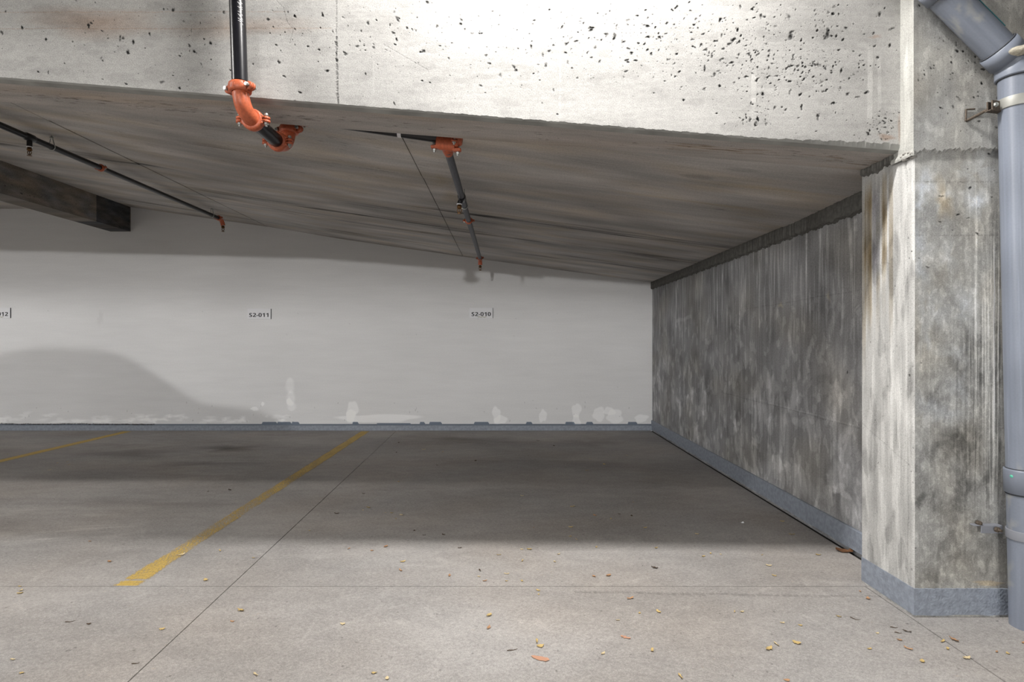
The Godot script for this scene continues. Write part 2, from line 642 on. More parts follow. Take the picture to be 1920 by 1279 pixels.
func build_walls() -> void:
	# ---- rear wall: x from -7 to 1.85, y from 0 to 2.9
	var p := Paint.new(8.85, 2.9, 190.0, 202)
	p.noise(2.0, 1.2, 0.015, 1, 3)
	p.noise(0.5, 0.03, 0.006, 2, 3)
	p.noise(0.02, 0.02, 0.012, 3, 2)
	p.noise(0.9, 0.15, 0.01, 4, 3)
	var X := func(x: float) -> float: return x + 7.0
	var Y := func(y: float) -> float: return 2.9 - y
	# pale repair patches near the foot of the wall
	for o in [[-1.93, 0.26, 0.075, 0.12], [-1.95, 0.18, 0.07, 0.08], [-0.13, 0.20, 0.06, 0.10], [-0.08, 0.13, 0.09, 0.06], [0.45, 0.18, 0.05, 0.09], [0.87, 0.25, 0.06, 0.1], [0.87, 0.12, 0.055, 0.08], [1.15, 0.2, 0.09, 0.09], [1.35, 0.17, 0.12, 0.09], [1.28, 0.24, 0.07, 0.06], [1.68, 0.15, 0.1, 0.05], [-2.72, 0.36, 0.035, 0.05], [-3.15, 0.27, 0.06, 0.025], [-3.05, 0.33, 0.02, 0.03], [-1.6, 0.15, 0.5, 0.06]]:
		p.blob(X.call(o[0]), Y.call(o[1]), o[2], o[3], 0.085, 0.18, 0.25)
	for o in [[-2.71, 0.56, 0.055, 0.11], [-2.70, 0.40, 0.055, 0.10], [-2.69, 0.30, 0.06, 0.06]]:
		for k in 3:
			p.blob(X.call(o[0] + (k - 1) * 0.012), Y.call(o[1]), o[2], o[3], 0.02, 0.15, 0.1)
	for s in 60:
		var px := -6.6 + p.r.randf() * 3.9
		p.blob(X.call(px), Y.call(0.11 + 0.09 * pow(p.r.randf(), 2.0)), 0.03 + 0.12 * p.r.randf(), 0.01 + 0.03 * p.r.randf(), 0.05, 0.5, 0.7)
	for s in 40:
		p.blob(X.call(-6.9 + p.r.randf() * 8.6), Y.call(0.1 + 0.25 * p.r.randf()), 0.006, 0.006 + 0.01 * p.r.randf(), -0.16, 0.6, 0.7)
	for s in 16:
		p.blob(X.call(-6.9 + p.r.randf() * 8.6), Y.call(0.3 + 1.2 * p.r.randf()), 0.010, 0.006, -0.12, 0.6, 0.7, 0.7)
	p.blob(X.call(-5.08), Y.call(1.40), 0.05, 0.10, -0.03, 0.6, 0.4)
	# old grey paint of the plinth, partly covered with white
	var g := -0.44
	for o in [[-3.05, -2.88], [-2.86, -2.70], [-2.68, -2.60], [-1.92, -1.86], [-1.62, -1.20], [-1.08, -1.03], [-0.96, -0.82], [-0.40, -0.23], [0.25, 0.31], [0.74, 0.84], [1.0, 1.07], [1.52, 1.62]]:
		var tall := 0.104 if absf(o[1] - o[0]) < 0.2 else 0.088
		for yy in range(int(Y.call(tall) * p.ppm), int(Y.call(0.02) * p.ppm)):
			var low: float = (yy - Y.call(tall) * p.ppm) / (0.05 * p.ppm)
			for xx in range(int((X.call(o[0]) - 0.02 * low) * p.ppm), int((X.call(o[1]) + 0.035 * low) * p.ppm)):
				if p.tone[yy * p.w + xx] > 0.8:
					p.tone[yy * p.w + xx] += g
					p.hue[yy * p.w + xx] -= 1.0
	for yy in range(int(Y.call(0.074) * p.ppm), p.h):
		for xx in p.w:
			if p.tone[yy * p.w + xx] > 0.8:
				p.tone[yy * p.w + xx] += g - 0.06
				p.hue[yy * p.w + xx] -= 1.0
	p.stroke([Vector2(0.3, Y.call(0.085)), Vector2(2.6, Y.call(0.078))], 0.012, -0.5, 0.006, 0.15)
	M.rear = concrete(p.picture(Color(0.882, 0.882, 0.888), Color(0.80, 0.87, 0.97), Color(0.9, 0.87, 0.8)), 0.75, 0.12, 0.0)
	var st := begin()
	box(st, Vector3(-13, -0.01, -BACK_D - 0.2), Vector3(WALL_X, 3.2, -BACK_D), func(v: Vector3) -> Vector2: return Vector2((v.x + 7.0) / 8.85, (2.9 - v.y) / 2.9))
	struct("wall_rear", done(st), M.rear, "white painted rear wall of the bays, patched near its foot")

	# ---- right wall of the bay: d from 2.6 to 7.12, y 0 to 1.95
	p = Paint.new(4.55, 1.95, 270.0, 303)
	p.noise(0.7, 0.5, 0.10, 1, 3)
	p.noise(0.04, 0.9, 0.07, 2, 3)
	p.noise(0.012, 0.4, 0.035, 3, 2)
	p.noise(0.02, 0.02, 0.05, 5, 2)
	p.mottle(0.25, 0.45, 0.60, 0.68, 0.13, 31, 6, 0.85, 1.95)
	p.mottle(0.12, 0.22, 0.66, 0.72, 0.13, 32, 6, 0.45, 1.95)
	p.mottle(0.06, 0.9, 0.60, 0.76, 0.20, 33, 4, 0.10, 0.85)
	p.mottle(0.6, 0.6, 0.58, 0.80, -0.10, 34, 4)
	for s in 70:   # lime runs from the top edge
		var x := p.r.randf() * 4.55
		p.drip(x, 0.10 + 0.1 * p.r.randf(), 0.25 + 0.9 * p.r.randf(), 0.008 + 0.025 * pow(p.r.randf(), 2.0), 0.12 + 0.2 * p.r.randf())
	for s in 26:
		p.drip(p.r.randf() * 4.55, 0.9 + 0.3 * p.r.randf(), 1.5 + 0.45 * p.r.randf(), 0.01 + 0.03 * p.r.randf(), 0.12)
	for s in 80:   # pale scuffed patches low on the wall
		p.blob(p.r.randf() * 4.55, 1.05 + 0.85 * pow(p.r.randf(), 0.7), 0.02 + 0.09 * p.r.randf(), 0.02 + 0.14 * p.r.randf(), 0.05 + 0.10 * p.r.randf(), 0.25, 0.8, (p.r.randf() - 0.5))
	# wiped strokes
	for o in [[0.50, 0.75, 0.12, 0.36], [0.36, 0.78, -0.10, 0.40], [0.28, 1.25, 0.10, 0.30], [0.45, 1.22, 0.14, 0.32], [1.0, 0.72, 0.06, 0.3], [1.25, 0.7, -0.08, 0.28], [1.75, 0.68, 0.12, 0.3], [1.95, 0.78, -0.06, 0.24], [2.5, 0.7, 0.1, 0.3], [2.9, 0.85, 0.14, 0.3], [0.75, 0.9, 0.1, 0.3]]:
		var pts := []
		for k in 9:
			var t := k / 8.0
			pts.append(Vector2(o[0] + o[2] * sin(t * 2.6), o[1] + o[3] * (t - 0.3)))
		p.stroke(pts, 0.05, 0.10, 0.004, 0.05)
	p.stroke([Vector2(3.5, 0.62), Vector2(3.0, 0.60)], 0.04, 0.16, 0.01, 0.2)
	p.stroke([Vector2(0.0, 0.575), Vector2(1.9, 0.60)], 0.005, -0.12, 0.003, 0.3)
	p.stroke([Vector2(0.0, 1.30), Vector2(1.3, 1.28), Vector2(2.2, 1.27)], 0.006, -0.15, 0.004, 0.25)
	p.stroke([Vector2(0.3, 1.287), Vector2(1.5, 1.265)], 0.006, 0.14, 0.003, 0.4)
	for o in [[0.10, 0.56], [0.62, 0.59], [1.18, 0.60], [0.05, 1.31]]:
		p.blob(o[0], o[1], 0.03, 0.03, 0.20, 0.8, 0.7, 0.0, 0.8)
	p.pits(0.0, 4.5, 0.2, 1.9, 60, 0.004, 0.012, -0.3, 1.5)
	p.noise(0.9, 0.7, 0.25, 8, 2, true)
	# the wall darkens below the drip edge
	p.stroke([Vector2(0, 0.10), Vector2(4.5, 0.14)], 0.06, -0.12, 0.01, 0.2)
	M.side = concrete(p.picture(Color(0.635, 0.635, 0.64), Color(0.62, 0.63, 0.655), Color(0.63, 0.60, 0.54)), 0.85, 0.2, 0.8)
	st = begin()
	box(st, Vector3(WALL_X, -0.01, -BACK_D - 0.2), Vector3(WALL_X + 0.3, 1.95, -COL_B + 0.01), func(v: Vector3) -> Vector2: return Vector2((-v.z - 2.6) / 4.55, (1.95 - v.y) / 1.95))
	struct("wall_right", done(st), M.side, "dark stained concrete side wall with pale lime runs, right of the bay")

	# ---- walls of the aisle behind the camera and beside it
	st = begin()
	box(st, Vector3(-13, -0.01, 32), Vector3(4.6, LOFT + 0.1, 32.2))
	struct("wall_behind", done(st), M.concrete, "concrete wall of the aisle behind the camera")
	st = begin()
	box(st, Vector3(-13.2, -0.01, -BACK_D - 0.2), Vector3(-13, LOFT + 0.1, 32.2))
	struct("wall_left", done(st), M.concrete, "concrete wall far to the left of the bays")
	st = begin()
	box(st, Vector3(4.6, -0.01, -COL_B), Vector3(4.8, LOFT + 0.1, 32.2))
	struct("wall_far_right", done(st), M.concrete, "concrete wall on the right of the aisle")


func build_ceiling() -> void:
	# map of the sloping slab: x from -6 to 2, d from 2.5 to 7.15
	var p := Paint.new(8.0, 4.65, 215.0, 404)
	p.noise(1.5, 0.5, 0.13, 1, 4)
	p.noise(0.9, 0.15, 0.05, 12, 3)
	p.noise(0.5, 0.03, 0.03, 2, 3)
	p.noise(0.15, 0.01, 0.025, 3, 2)

	p.noise(0.02, 0.02, 0.04, 4, 2)
	p.noise(1.0, 0.3, 0.55, 5, 3, true)
	var bay := func(x0: float, x1: float, d: float, wide: float, deep: float, n: int) -> void:
		for s in n:
			var x := lerpf(x0, x1, p.r.randf())
			p.blob(x + 6.0, d - 2.5 + (p.r.randf() - 0.5) * wide, 0.15 + 0.45 * p.r.randf(), 0.008 + 0.03 * p.r.randf(), 1.35 * deep * (0.4 + 0.6 * p.r.randf()), 0.8, 0.5, (p.r.randf() - 0.5) * 0.10)
	bay.call(-0.5, 1.8, 4.55, 0.16, -0.16, 40)
	bay.call(-0.2, 1.8, 4.65, 0.05, -0.12, 14)
	bay.call(-0.6, 1.8, 5.35, 0.2, -0.15, 34)
	bay.call(0.2, 1.8, 6.1, 0.3, -0.13, 36)
	bay.call(-2.9, -0.6, 5.3, 0.1, -0.15, 26)
	bay.call(-2.8, -0.4, 5.75, 0.12, -0.12, 22)
	bay.call(-2.9, -0.8, 6.55, 0.2, -0.12, 24)
	bay.call(-1.2, -0.3, 4.85, 0.15, -0.10, 12)
	bay.call(-4.6, -2.9, 4.55, 0.16, -0.16, 26)
	bay.call(-4.6, -3.3, 4.1, 0.12, -0.10, 12)
	bay.call(-4.6, -2.6, 6.6, 0.3, -0.14, 26)
	bay.call(-3.4, -2.0, 5.6, 0.2, -0.10, 12)
	for s in 110:  # short dark dashes where the boards were wet
		p.blob(3.4 + p.r.randf() * 2.3, 0.2 + p.r.randf() * 1.4, 0.012 + 0.03 * p.r.randf(), 0.003 + 0.004 * p.r.randf(), -0.20, 0.6, 0.5, 0.25)
	for s in 90:
		p.blob(p.r.randf() * 8.0, p.r.randf() * 4.6, 0.02 + 0.05 * p.r.randf(), 0.003 + 0.005 * p.r.randf(), -0.16, 0.6, 0.5, (p.r.randf() - 0.5) * 0.2)
	# ochre bleeding beside the long joint, and round damp marks
	for o in [[-0.42, 3.75, 0.12, 0.2], [-0.40, 4.1, 0.10, 0.2], [-0.7, 4.6, 0.15, 0.06], [-3.2, 3.9, 0.5, 0.12], [1.2, 3.4, 0.5, 0.04], [1.4, 3.0, 0.5, 0.05]]:
		p.blob(o[0] + 6.0, o[1] - 2.5, o[2], o[3], -0.03, 0.9, 0.4, 0.0, 0.7)
	p.blob(6.99, 0.45, 0.10, 0.045, -0.10, 0.4, 0.15)
	p.blob(7.15, 0.28, 0.10, 0.035, -0.07, 0.4, 0.15)
	p.stroke([Vector2(2.2, 1.15), Vector2(3.6, 1.2), Vector2(5.35, 1.17)], 0.008, -0.16, 0.004, 0.25)
	p.stroke([Vector2(5.5, 1.6), Vector2(7.8, 1.35)], 0.008, -0.12, 0.01, 0.3, 0.3)
	M.slab = concrete(p.picture(Color(0.81, 0.79, 0.772), Color(0.775, 0.778, 0.775), Color(0.82, 0.765, 0.68)), 0.88, 0.25, 0.9)
	var root := struct_root("ceiling", "sloping concrete ceiling slab of the bays with form joints and dark stains")
	var uv := func(v: Vector3) -> Vector2: return Vector2((v.x + 6.0) / 8.0, (-v.z - 2.5) / 4.65)
	var xs := [-13.0, -5.0, -4.7, -2.985, -2.07, -0.545, 0.70, 1.95]
	var seams := [-2.985, -0.545]
	var ds := [BEAM_B - 0.02, 3.70, 5.34, BACK_D + 0.1]
	for i in xs.size() - 1:
		for k in ds.size() - 1:
			var x0: float = xs[i] + (0.003 if seams.has(xs[i]) else 0.0)
			var x1: float = xs[i + 1] - (0.003 if seams.has(xs[i + 1]) else 0.0)
			var d0: float = ds[k] + (0.0015 if k else 0.0)
			var d1: float = ds[k + 1] - 0.0015
			var drop := 0.0025 * ((i * 3 + k * 2) % 3) * (1.0 if i >= 3 else 0.0)
			var low := [Vector3(x0, slab_y(x0) + drop, -d1), Vector3(x1, slab_y(x1) + drop, -d1), Vector3(x1, slab_y(x1) + drop, -d0), Vector3(x0, slab_y(x0) + drop, -d0)]
			if k == 0:
				low[2].y = maxf(low[2].y, soffit_y(x1) + 0.001)
				low[3].y = maxf(low[3].y, soffit_y(x0) + 0.001)
			var high := []
			for v in low:
				high.append(v + Vector3(0, 0.2, 0))
			var st := begin()
			block(st, low, high, uv)
			piece("slab_panel", done(st), M.slab, root)
	var st2 := begin()
	var xs2 := [-13.0, -5.0, -4.7, -2.91, -2.07, -0.53, 1.95]
	for i in xs2.size() - 1:
		var a: float = xs2[i]
		var b: float = xs2[i + 1]
		var low := [Vector3(a, slab_y(a) + 0.012, -BACK_D - 0.1), Vector3(b, slab_y(b) + 0.012, -BACK_D - 0.1), Vector3(b, maxf(slab_y(b), soffit_y(b)) + 0.02, -BEAM_B), Vector3(a, maxf(slab_y(a), soffit_y(a)) + 0.02, -BEAM_B)]
		var high := []
		for v in low:
			high.append(v + Vector3(0, 0.25, 0))
		block(st2, low, high, flat_uv)
	piece("joint_filler", done(st2), M.joint, root)
	# the higher ceiling of the aisle
	var st3 := begin()
	box(st3, Vector3(-13.2, LOFT, -BEAM_B), Vector3(4.8, LOFT + 0.2, 5.0))
	struct("ceiling_aisle", done(st3), M.concrete, "high concrete ceiling of the driving aisle")
	st3 = begin()
	box(st3, Vector3(-13.2, 3.12, 4.8), Vector3(4.8, LOFT + 0.2, 32.2))
	struct("ceiling_behind", done(st3), M.concrete, "lower concrete ceiling over the bays behind the camera")
	st3 = begin()
	box(st3, Vector3(-13.2, 2.44, 3.1), Vector3(4.8, LOFT + 0.1, 3.4))
	struct("beam_opposite", done(st3), M.concrete, "deep concrete beam over the bays behind the camera")


func beam_edge(x: float) -> float:
	# height of the ragged lower arris of the beam face
	var k := sin(x * 61.0) * 0.4 + sin(x * 137.0 + 1.0) * 0.35 + sin(x * 311.0 + 2.0) * 0.3
	var rough := 0.0007 + 0.0022 * smoothstep(-1.0, 0.3, x) + 0.004 * smoothstep(0.9, 1.6, x)
	return soffit_y(x) + 0.0115 + 0.018 * smoothstep(1.0, 1.6, x) + k * rough

func build_beam() -> void:
	# painted map of the face: x from -2.7 to 1.75, y from 1.85 to 2.95
	var p := Paint.new(4.45, 1.1, 440.0, 505)
	p.noise(0.8, 0.3, 0.05, 1, 3)
	p.noise(0.25, 0.02, 0.018, 2, 3)
	p.noise(0.04, 0.03, 0.03, 3, 3)
	p.mottle(0.30, 0.12, 0.58, 0.75, -0.05, 51, 5)
	p.noise(0.008, 0.008, 0.04, 4, 2)
	var X := func(x: float) -> float: return x + 2.7
	var Y := func(y: float) -> float: return 2.95 - y
	p.pits(X.call(-2.15), X.call(-0.72), Y.call(2.55), Y.call(2.08), 190, 0.0022, 0.011, -0.58, 0.9)
	p.pits(X.call(-2.1), X.call(-1.2), Y.call(2.5), Y.call(2.25), 40, 0.003, 0.014, -0.55, 1.2)
	p.pits(X.call(-1.0), X.call(-0.7), Y.call(2.5), Y.call(2.2), 50, 0.0022, 0.011, -0.55, 0.9)
	p.pits(X.call(-0.68), X.call(-0.25), Y.call(2.52), Y.call(2.15), 130, 0.0022, 0.014, -0.58, 0.9)
	p.pits(X.call(-0.3), X.call(0.25), Y.call(2.55), Y.call(2.1), 100, 0.0022, 0.013, -0.48, 0.6)
	p.pits(X.call(0.0), X.call(0.9), Y.call(2.48), Y.call(2.2), 330, 0.0020, 0.013, -0.50, -0.4)
	p.pits(X.call(0.5), X.call(1.3), Y.call(2.50), Y.call(2.12), 380, 0.0020, 0.012, -0.50, -0.6)
	p.pits(X.call(0.85), X.call(1.62), Y.call(2.54), Y.call(2.02), 420, 0.0020, 0.013, -0.48, -0.8)
	p.pits(X.call(0.95), X.call(1.45), Y.call(2.30), Y.call(2.16), 190, 0.0020, 0.010, -0.46, -0.6)
	p.pits(X.call(1.15), X.call(1.20), Y.call(2.46), Y.call(2.34), 9, 0.008, 0.026, -0.20, 1.4)
	p.pits(X.call(1.30), X.call(1.33), Y.call(2.44), Y.call(2.34), 7, 0.008, 0.022, -0.30, 1.4)
	p.pits(X.call(1.25), X.call(1.34), Y.call(2.27), Y.call(2.22), 8, 0.007, 0.020, -0.32, 0.8)
	p.pits(X.call(1.46), X.call(1.62), Y.call(2.06), Y.call(1.93), 80, 0.0022, 0.009, -0.52, 0.8)
	p.pits(X.call(0.96), X.call(1.12), Y.call(2.06), Y.call(1.98), 40, 0.0025, 0.010, -0.55, 0.8)
	# form seam, hairline cracks, old scratch
	p.stroke([Vector2(X.call(-0.703), Y.call(2.95)), Vector2(X.call(-0.700), Y.call(2.35)), Vector2(X.call(-0.694), Y.call(2.07))], 0.006, -0.20, 0.003, 0.25)
	p.stroke([Vector2(X.call(-0.701), Y.call(2.36)), Vector2(X.call(-0.694), Y.call(2.07))], 0.008, -0.25, 0.004, 0.35)
	p.stroke([Vector2(X.call(-0.96), Y.call(2.52)), Vector2(X.call(-0.92), Y.call(2.48)), Vector2(X.call(-0.905), Y.call(2.42)), Vector2(X.call(-0.88), Y.call(2.39)), Vector2(X.call(-0.895), Y.call(2.33))], 0.003, -0.16, 0.002, 0.15)
	p.stroke([Vector2(X.call(-0.51), Y.call(2.33)), Vector2(X.call(-0.32), Y.call(2.22))], 0.003, -0.13, 0.001, 0.1)
	p.stroke([Vector2(X.call(-2.1), Y.call(2.393)), Vector2(X.call(-0.72), Y.call(2.393))], 0.003, -0.05, 0.001, 0.2, 0.4)
	p.stroke([Vector2(X.call(-2.1), Y.call(2.46)), Vector2(X.call(-0.9), Y.call(2.462))], 0.004, -0.03, 0.001, 0.2, 0.3)
	p.blob(X.call(-1.7), Y.call(2.42), 0.35, 0.07, -0.05, 0.9, 0.3, 0.0, 0.5)  # this and the next: warm stain with a shadow band put into its colour
	p.blob(X.call(-1.1), Y.call(2.40), 0.35, 0.06, -0.04, 0.9, 0.3, 0.0, 0.3)
	# lime runs and rust marks at the right
	p.drip(X.call(1.02), Y.call(2.25), Y.call(1.95), 0.02, 0.10)
	p.drip(X.call(1.50), Y.call(2.32), Y.call(1.96), 0.022, 0.13)
	p.drip(X.call(1.535), Y.call(2.28), Y.call(2.0), 0.015, 0.10)
	p.drip(X.call(0.22), Y.call(2.35), Y.call(1.97), 0.008, 0.06)
	p.drip(X.call(-0.55), Y.call(2.3), Y.call(2.07), 0.006, 0.05)
	p.blob(X.call(1.52), Y.call(2.36), 0.03, 0.010, -0.04, 0.8, 0.5, 0.0, 0.4)
	p.blob(X.call(1.565), Y.call(1.945), 0.045, 0.015, -0.06, 0.6, 0.4, 0.0, 0.5)
	p.blob(X.call(1.62), Y.call(1.98), 0.012, 0.07, -0.03, 0.6, 0.2, 0.0, 0.35)
	M.beam = concrete(p.picture(Color(0.705, 0.70, 0.69), Color(0.66, 0.67, 0.68), Color(0.70, 0.58, 0.50)), 0.85, 0.5, 1.0)
	var p2 := Paint.new(4.6, 0.32, 400.0, 506)
	p2.noise(0.7, 0.1, 0.06, 1, 3)
	p2.noise(0.2, 0.008, 0.07, 2, 3)
	p2.noise(0.01, 0.01, 0.05, 3, 2)
	p2.noise(1.2, 0.2, 0.5, 4, 2, true)
	for s in 130:
		p2.blob(p2.r.randf() * 4.6, 0.06 + 0.12 * p2.r.randf(), 0.006 + 0.02 * p2.r.randf(), 0.002 + 0.004 * p2.r.randf(), -0.22, 0.6, 0.6, 0.0, 0.2)
	for s in 70:
		p2.blob(0.6 + p2.r.randf() * 1.3, 0.12 + 0.08 * p2.r.randf(), 0.01 + 0.03 * p2.r.randf(), 0.002 + 0.005 * p2.r.randf(), -0.20, 0.6, 0.6, 0.0, 0.3)
	for s in 40:
		p2.blob(3.4 + p2.r.randf() * 1.1, 0.08 + 0.1 * p2.r.randf(), 0.02 + 0.06 * p2.r.randf(), 0.004 + 0.006 * p2.r.randf(), -0.14, 0.7, 0.6, 0.0, 0.7)
	M.soffit = concrete(p2.picture(Color(0.79, 0.762, 0.742), Color(0.76, 0.755, 0.745), Color(0.80, 0.73, 0.65)), 0.88, 0.2, 1.0)
	M.arris = rough_concrete(Color(0.66, 0.66, 0.645))

	var root := struct_root("beam_front", "deep concrete beam over the mouth of the bay, pale face pitted with holes")
	var uv := func(v: Vector3) -> Vector2: return Vector2((v.x + 2.7) / 4.45, (2.95 - v.y) / 1.1)
	# face: a strip whose lower border is ragged
	var st := begin()
	st.set_smooth_group(-1)
	var n := 560
	for i in n:
		var a := lerpf(-2.7, COL_X, float(i) / n)
		var b := lerpf(-2.7, COL_X, float(i + 1) / n)
		var q := [Vector3(a, LOFT, -BEAM_F), Vector3(b, LOFT, -BEAM_F), Vector3(b, beam_edge(b), -BEAM_F), Vector3(a, beam_edge(a), -BEAM_F)]
		quad(st, q[0], q[1], q[2], q[3], uv.call(q[0]), uv.call(q[1]), uv.call(q[2]), uv.call(q[3]))
	# rear side and the body further left
	quad(st, Vector3(COL_X + 0.3, LOFT, -BEAM_B), Vector3(-2.7, LOFT, -BEAM_B), Vector3(-2.7, soffit_y(-2.7), -BEAM_B), Vector3(COL_X + 0.3, soffit_y(COL_X + 0.3), -BEAM_B), Vector2(0.1, 0.1), Vector2(0.9, 0.1), Vector2(0.9, 0.9), Vector2(0.1, 0.9))
	piece("beam_face", done(st), M.beam, root)
	st = begin()
	block(st, [Vector3(-13, soffit_y(-6.0), -BEAM_B), Vector3(-2.7, soffit_y(-2.7), -BEAM_B), Vector3(-2.7, soffit_y(-2.7), -BEAM_F), Vector3(-13, soffit_y(-6.0), -BEAM_F)],
		[Vector3(-13, LOFT, -BEAM_B), Vector3(-2.7, LOFT, -BEAM_B), Vector3(-2.7, LOFT, -BEAM_F), Vector3(-13, LOFT, -BEAM_F)], flat_uv)
	piece("beam_run", done(st), M.concrete, root)
	# chamfer under the ragged arris
	st = begin()
	st.set_smooth_group(-1)
	for i in n:
		var a := lerpf(-2.7, COL_X, float(i) / n)
		var b := lerpf(-2.7, COL_X, float(i + 1) / n)
		quad(st, Vector3(a, beam_edge(a), -BEAM_F), Vector3(b, beam_edge(b), -BEAM_F), Vector3(b, soffit_y(b) + 0.006, -BEAM_F - 0.008), Vector3(a, soffit_y(a) + 0.006, -BEAM_F - 0.008))
		quad(st, Vector3(a, soffit_y(a) + 0.006, -BEAM_F - 0.008), Vector3(b, soffit_y(b) + 0.006, -BEAM_F - 0.008), Vector3(b, soffit_y(b), -BEAM_F - 0.036), Vector3(a, soffit_y(a), -BEAM_F - 0.036))
	piece("arris", done(st), M.arris, root)
	st = begin()
	var xs := [-2.7, -1.4, 0.0, 1.0, 1.95]
	for i in 4:
		var a: float = xs[i]
		var b: float = xs[i + 1]
		var qa := Vector2((a + 2.7) / 4.65, 0.05)
		var qb := Vector2((b + 2.7) / 4.65, 0.05)
		quad(st, Vector3(a, soffit_y(a), -BEAM_F - 0.036), Vector3(b, soffit_y(b), -BEAM_F - 0.036), Vector3(b, soffit_y(b), -BEAM_B), Vector3(a, soffit_y(a), -BEAM_B), qa, qb, qb + Vector2(0, 0.75), qa + Vector2(0, 0.75))
	piece("beam_soffit", done(st), M.soffit, root)


func ragged(t: float, s: float) -> float:
	return sin(t * 43.0 + s) * 0.45 + sin(t * 97.0 + 2.0 * s) * 0.35 + sin(t * 223.0 + 3.0 * s) * 0.3

func build_column() -> void:
	var top := LOFT
	var cold_joint := EYE + 0.757
	# front face: x from 1.6 to 2.5, y from 0 to 2.6
	var p := Paint.new(0.95, 2.6, 430.0, 606)
	var Y := func(y: float) -> float: return 2.6 - y
	p.noise(0.25, 0.3, 0.10, 1, 4)
	p.noise(0.01, 0.5, 0.03, 2, 3)
	p.noise(0.05, 0.06, 0.05, 3, 4)
	p.mottle(0.07, 0.16, 0.55, 0.72, 0.11, 61, 5)
	p.mottle(0.09, 0.20, 0.56, 0.74, -0.11, 62, 5, 1.2, 2.6)
	p.mottle(0.03, 0.04, 0.60, 0.68, 0.09, 63, 4, 0.7, 2.6)
	p.noise(0.009, 0.009, 0.07, 4, 2)
	p.noise(0.35, 0.5, 0.25, 5, 3, true)
	for s in 40:   # lime streaks close to the drain pipe
		p.drip(0.24 + 0.14 * sqrt(p.r.randf()), Y.call(1.9 - 0.9 * p.r.randf()), Y.call(0.9 - 0.75 * p.r.randf()), 0.002 + 0.005 * p.r.randf(), 0.12 + 0.14 * p.r.randf())
	for s in 14:
		p.drip(0.02 + 0.34 * p.r.randf(), Y.call(1.7 * p.r.randf() + 0.3), Y.call(0.15 + 0.3 * p.r.randf()), 0.003, 0.08)
	for s in 30:
		p.drip(0.20 + 0.18 * p.r.randf(), Y.call(1.3 - 0.3 * p.r.randf()), Y.call(0.15 + 0.5 * p.r.randf()), 0.004 + 0.01 * p.r.randf(), -0.12)
	for s in 26:   # dark mottled damp
		p.blob(0.05 + 0.3 * p.r.randf(), Y.call(0.15 + 0.6 * p.r.randf()), 0.02 + 0.07 * p.r.randf(), 0.03 + 0.09 * p.r.randf(), -0.10, 0.8, 0.7)
	for s in 16:   # pale bluish bloom
		p.blob(0.03 + 0.22 * p.r.randf(), Y.call(0.8 + 0.9 * p.r.randf()), 0.02 + 0.06 * p.r.randf(), 0.03 + 0.10 * p.r.randf(), 0.07, 0.9, 0.7, 0.0, -0.35)
	for s in 12:
		p.blob(0.03 + 0.3 * p.r.randf(), Y.call(1.62 + 0.2 * p.r.randf()), 0.02 + 0.05 * p.r.randf(), 0.02 + 0.04 * p.r.randf(), 0.10, 0.7, 0.8, 0.0, -0.3)
	p.blob(0.15, Y.call(1.66), 0.05, 0.08, 0.03, 0.8, 0.6, 0.0, 0.9)
	p.stroke([Vector2(0.0, Y.call(1.745)), Vector2(0.42, Y.call(1.742))], 0.004, -0.14, 0.002, 0.2)
	p.stroke([Vector2(0.0, Y.call(1.530)), Vector2(0.42, Y.call(1.528))], 0.004, -0.14, 0.001, 0.3)
	p.pits(0.03, 0.36, Y.call(1.85), Y.call(1.4), 30, 0.003, 0.010, -0.4)
	p.pits(0.0, 0.05, Y.call(1.2), Y.call(0.2), 40, 0.002, 0.007, -0.4)
	p.pits(0.02, 0.38, Y.call(2.5), Y.call(1.9), 170, 0.0025, 0.011, -0.42, 0.8)
	p.pits(0.22, 0.36, Y.call(2.35), Y.call(2.1), 46, 0.004, 0.016, -0.4, 0.5)
	p.blob(0.05, Y.call(0.46), 0.03, 0.03, -0.25, 0.6, 0.8)
	p.blob(0.33, Y.call(0.135), 0.07, 0.012, 0.10, 0.4, 0.3, 0.0, 1.0)
	M.column = concrete(p.picture(Color(0.675, 0.673, 0.66), Color(0.66, 0.68, 0.71), Color(0.69, 0.645, 0.57)), 0.85, 0.3, 1.2)
	# left face: d from 2.25 to 2.62
	p = Paint.new(0.37, 2.6, 430.0, 607)
	p.noise(0.1, 0.3, 0.06, 1, 3)
	p.noise(0.012, 0.5, 0.03, 2, 3)
	p.mottle(0.07, 0.6, 0.52, 0.66, 0.08, 64, 5)
	p.mottle(0.12, 0.40, 0.60, 0.74, -0.12, 65, 6, 0.7, 2.6)
	p.mottle(0.02, 0.02, 0.68, 0.72, -0.06, 66, 4)
	p.noise(0.009, 0.009, 0.05, 4, 2)
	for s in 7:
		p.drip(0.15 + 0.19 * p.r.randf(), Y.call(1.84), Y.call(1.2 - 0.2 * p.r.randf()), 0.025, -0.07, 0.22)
	p.drip(0.26, Y.call(1.84), Y.call(1.25), 0.05, -0.14, -0.6)  # stain bands, also deepened to darken the shaded top of this face
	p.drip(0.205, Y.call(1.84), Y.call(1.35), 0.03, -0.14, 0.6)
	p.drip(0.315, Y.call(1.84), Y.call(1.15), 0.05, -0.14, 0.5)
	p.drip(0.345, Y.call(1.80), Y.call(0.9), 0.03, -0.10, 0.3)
	for s in 12:
		p.drip(0.05 + 0.3 * p.r.randf(), Y.call(1.4 - 0.4 * p.r.randf()), Y.call(0.2 + 0.3 * p.r.randf()), 0.01 + 0.015 * p.r.randf(), 0.08)
	for s in 14:
		p.blob(0.03 + 0.3 * p.r.randf(), Y.call(0.2 + 0.9 * p.r.randf()), 0.01 + 0.03 * p.r.randf(), 0.04 + 0.12 * p.r.randf(), -0.06, 0.8, 0.7)
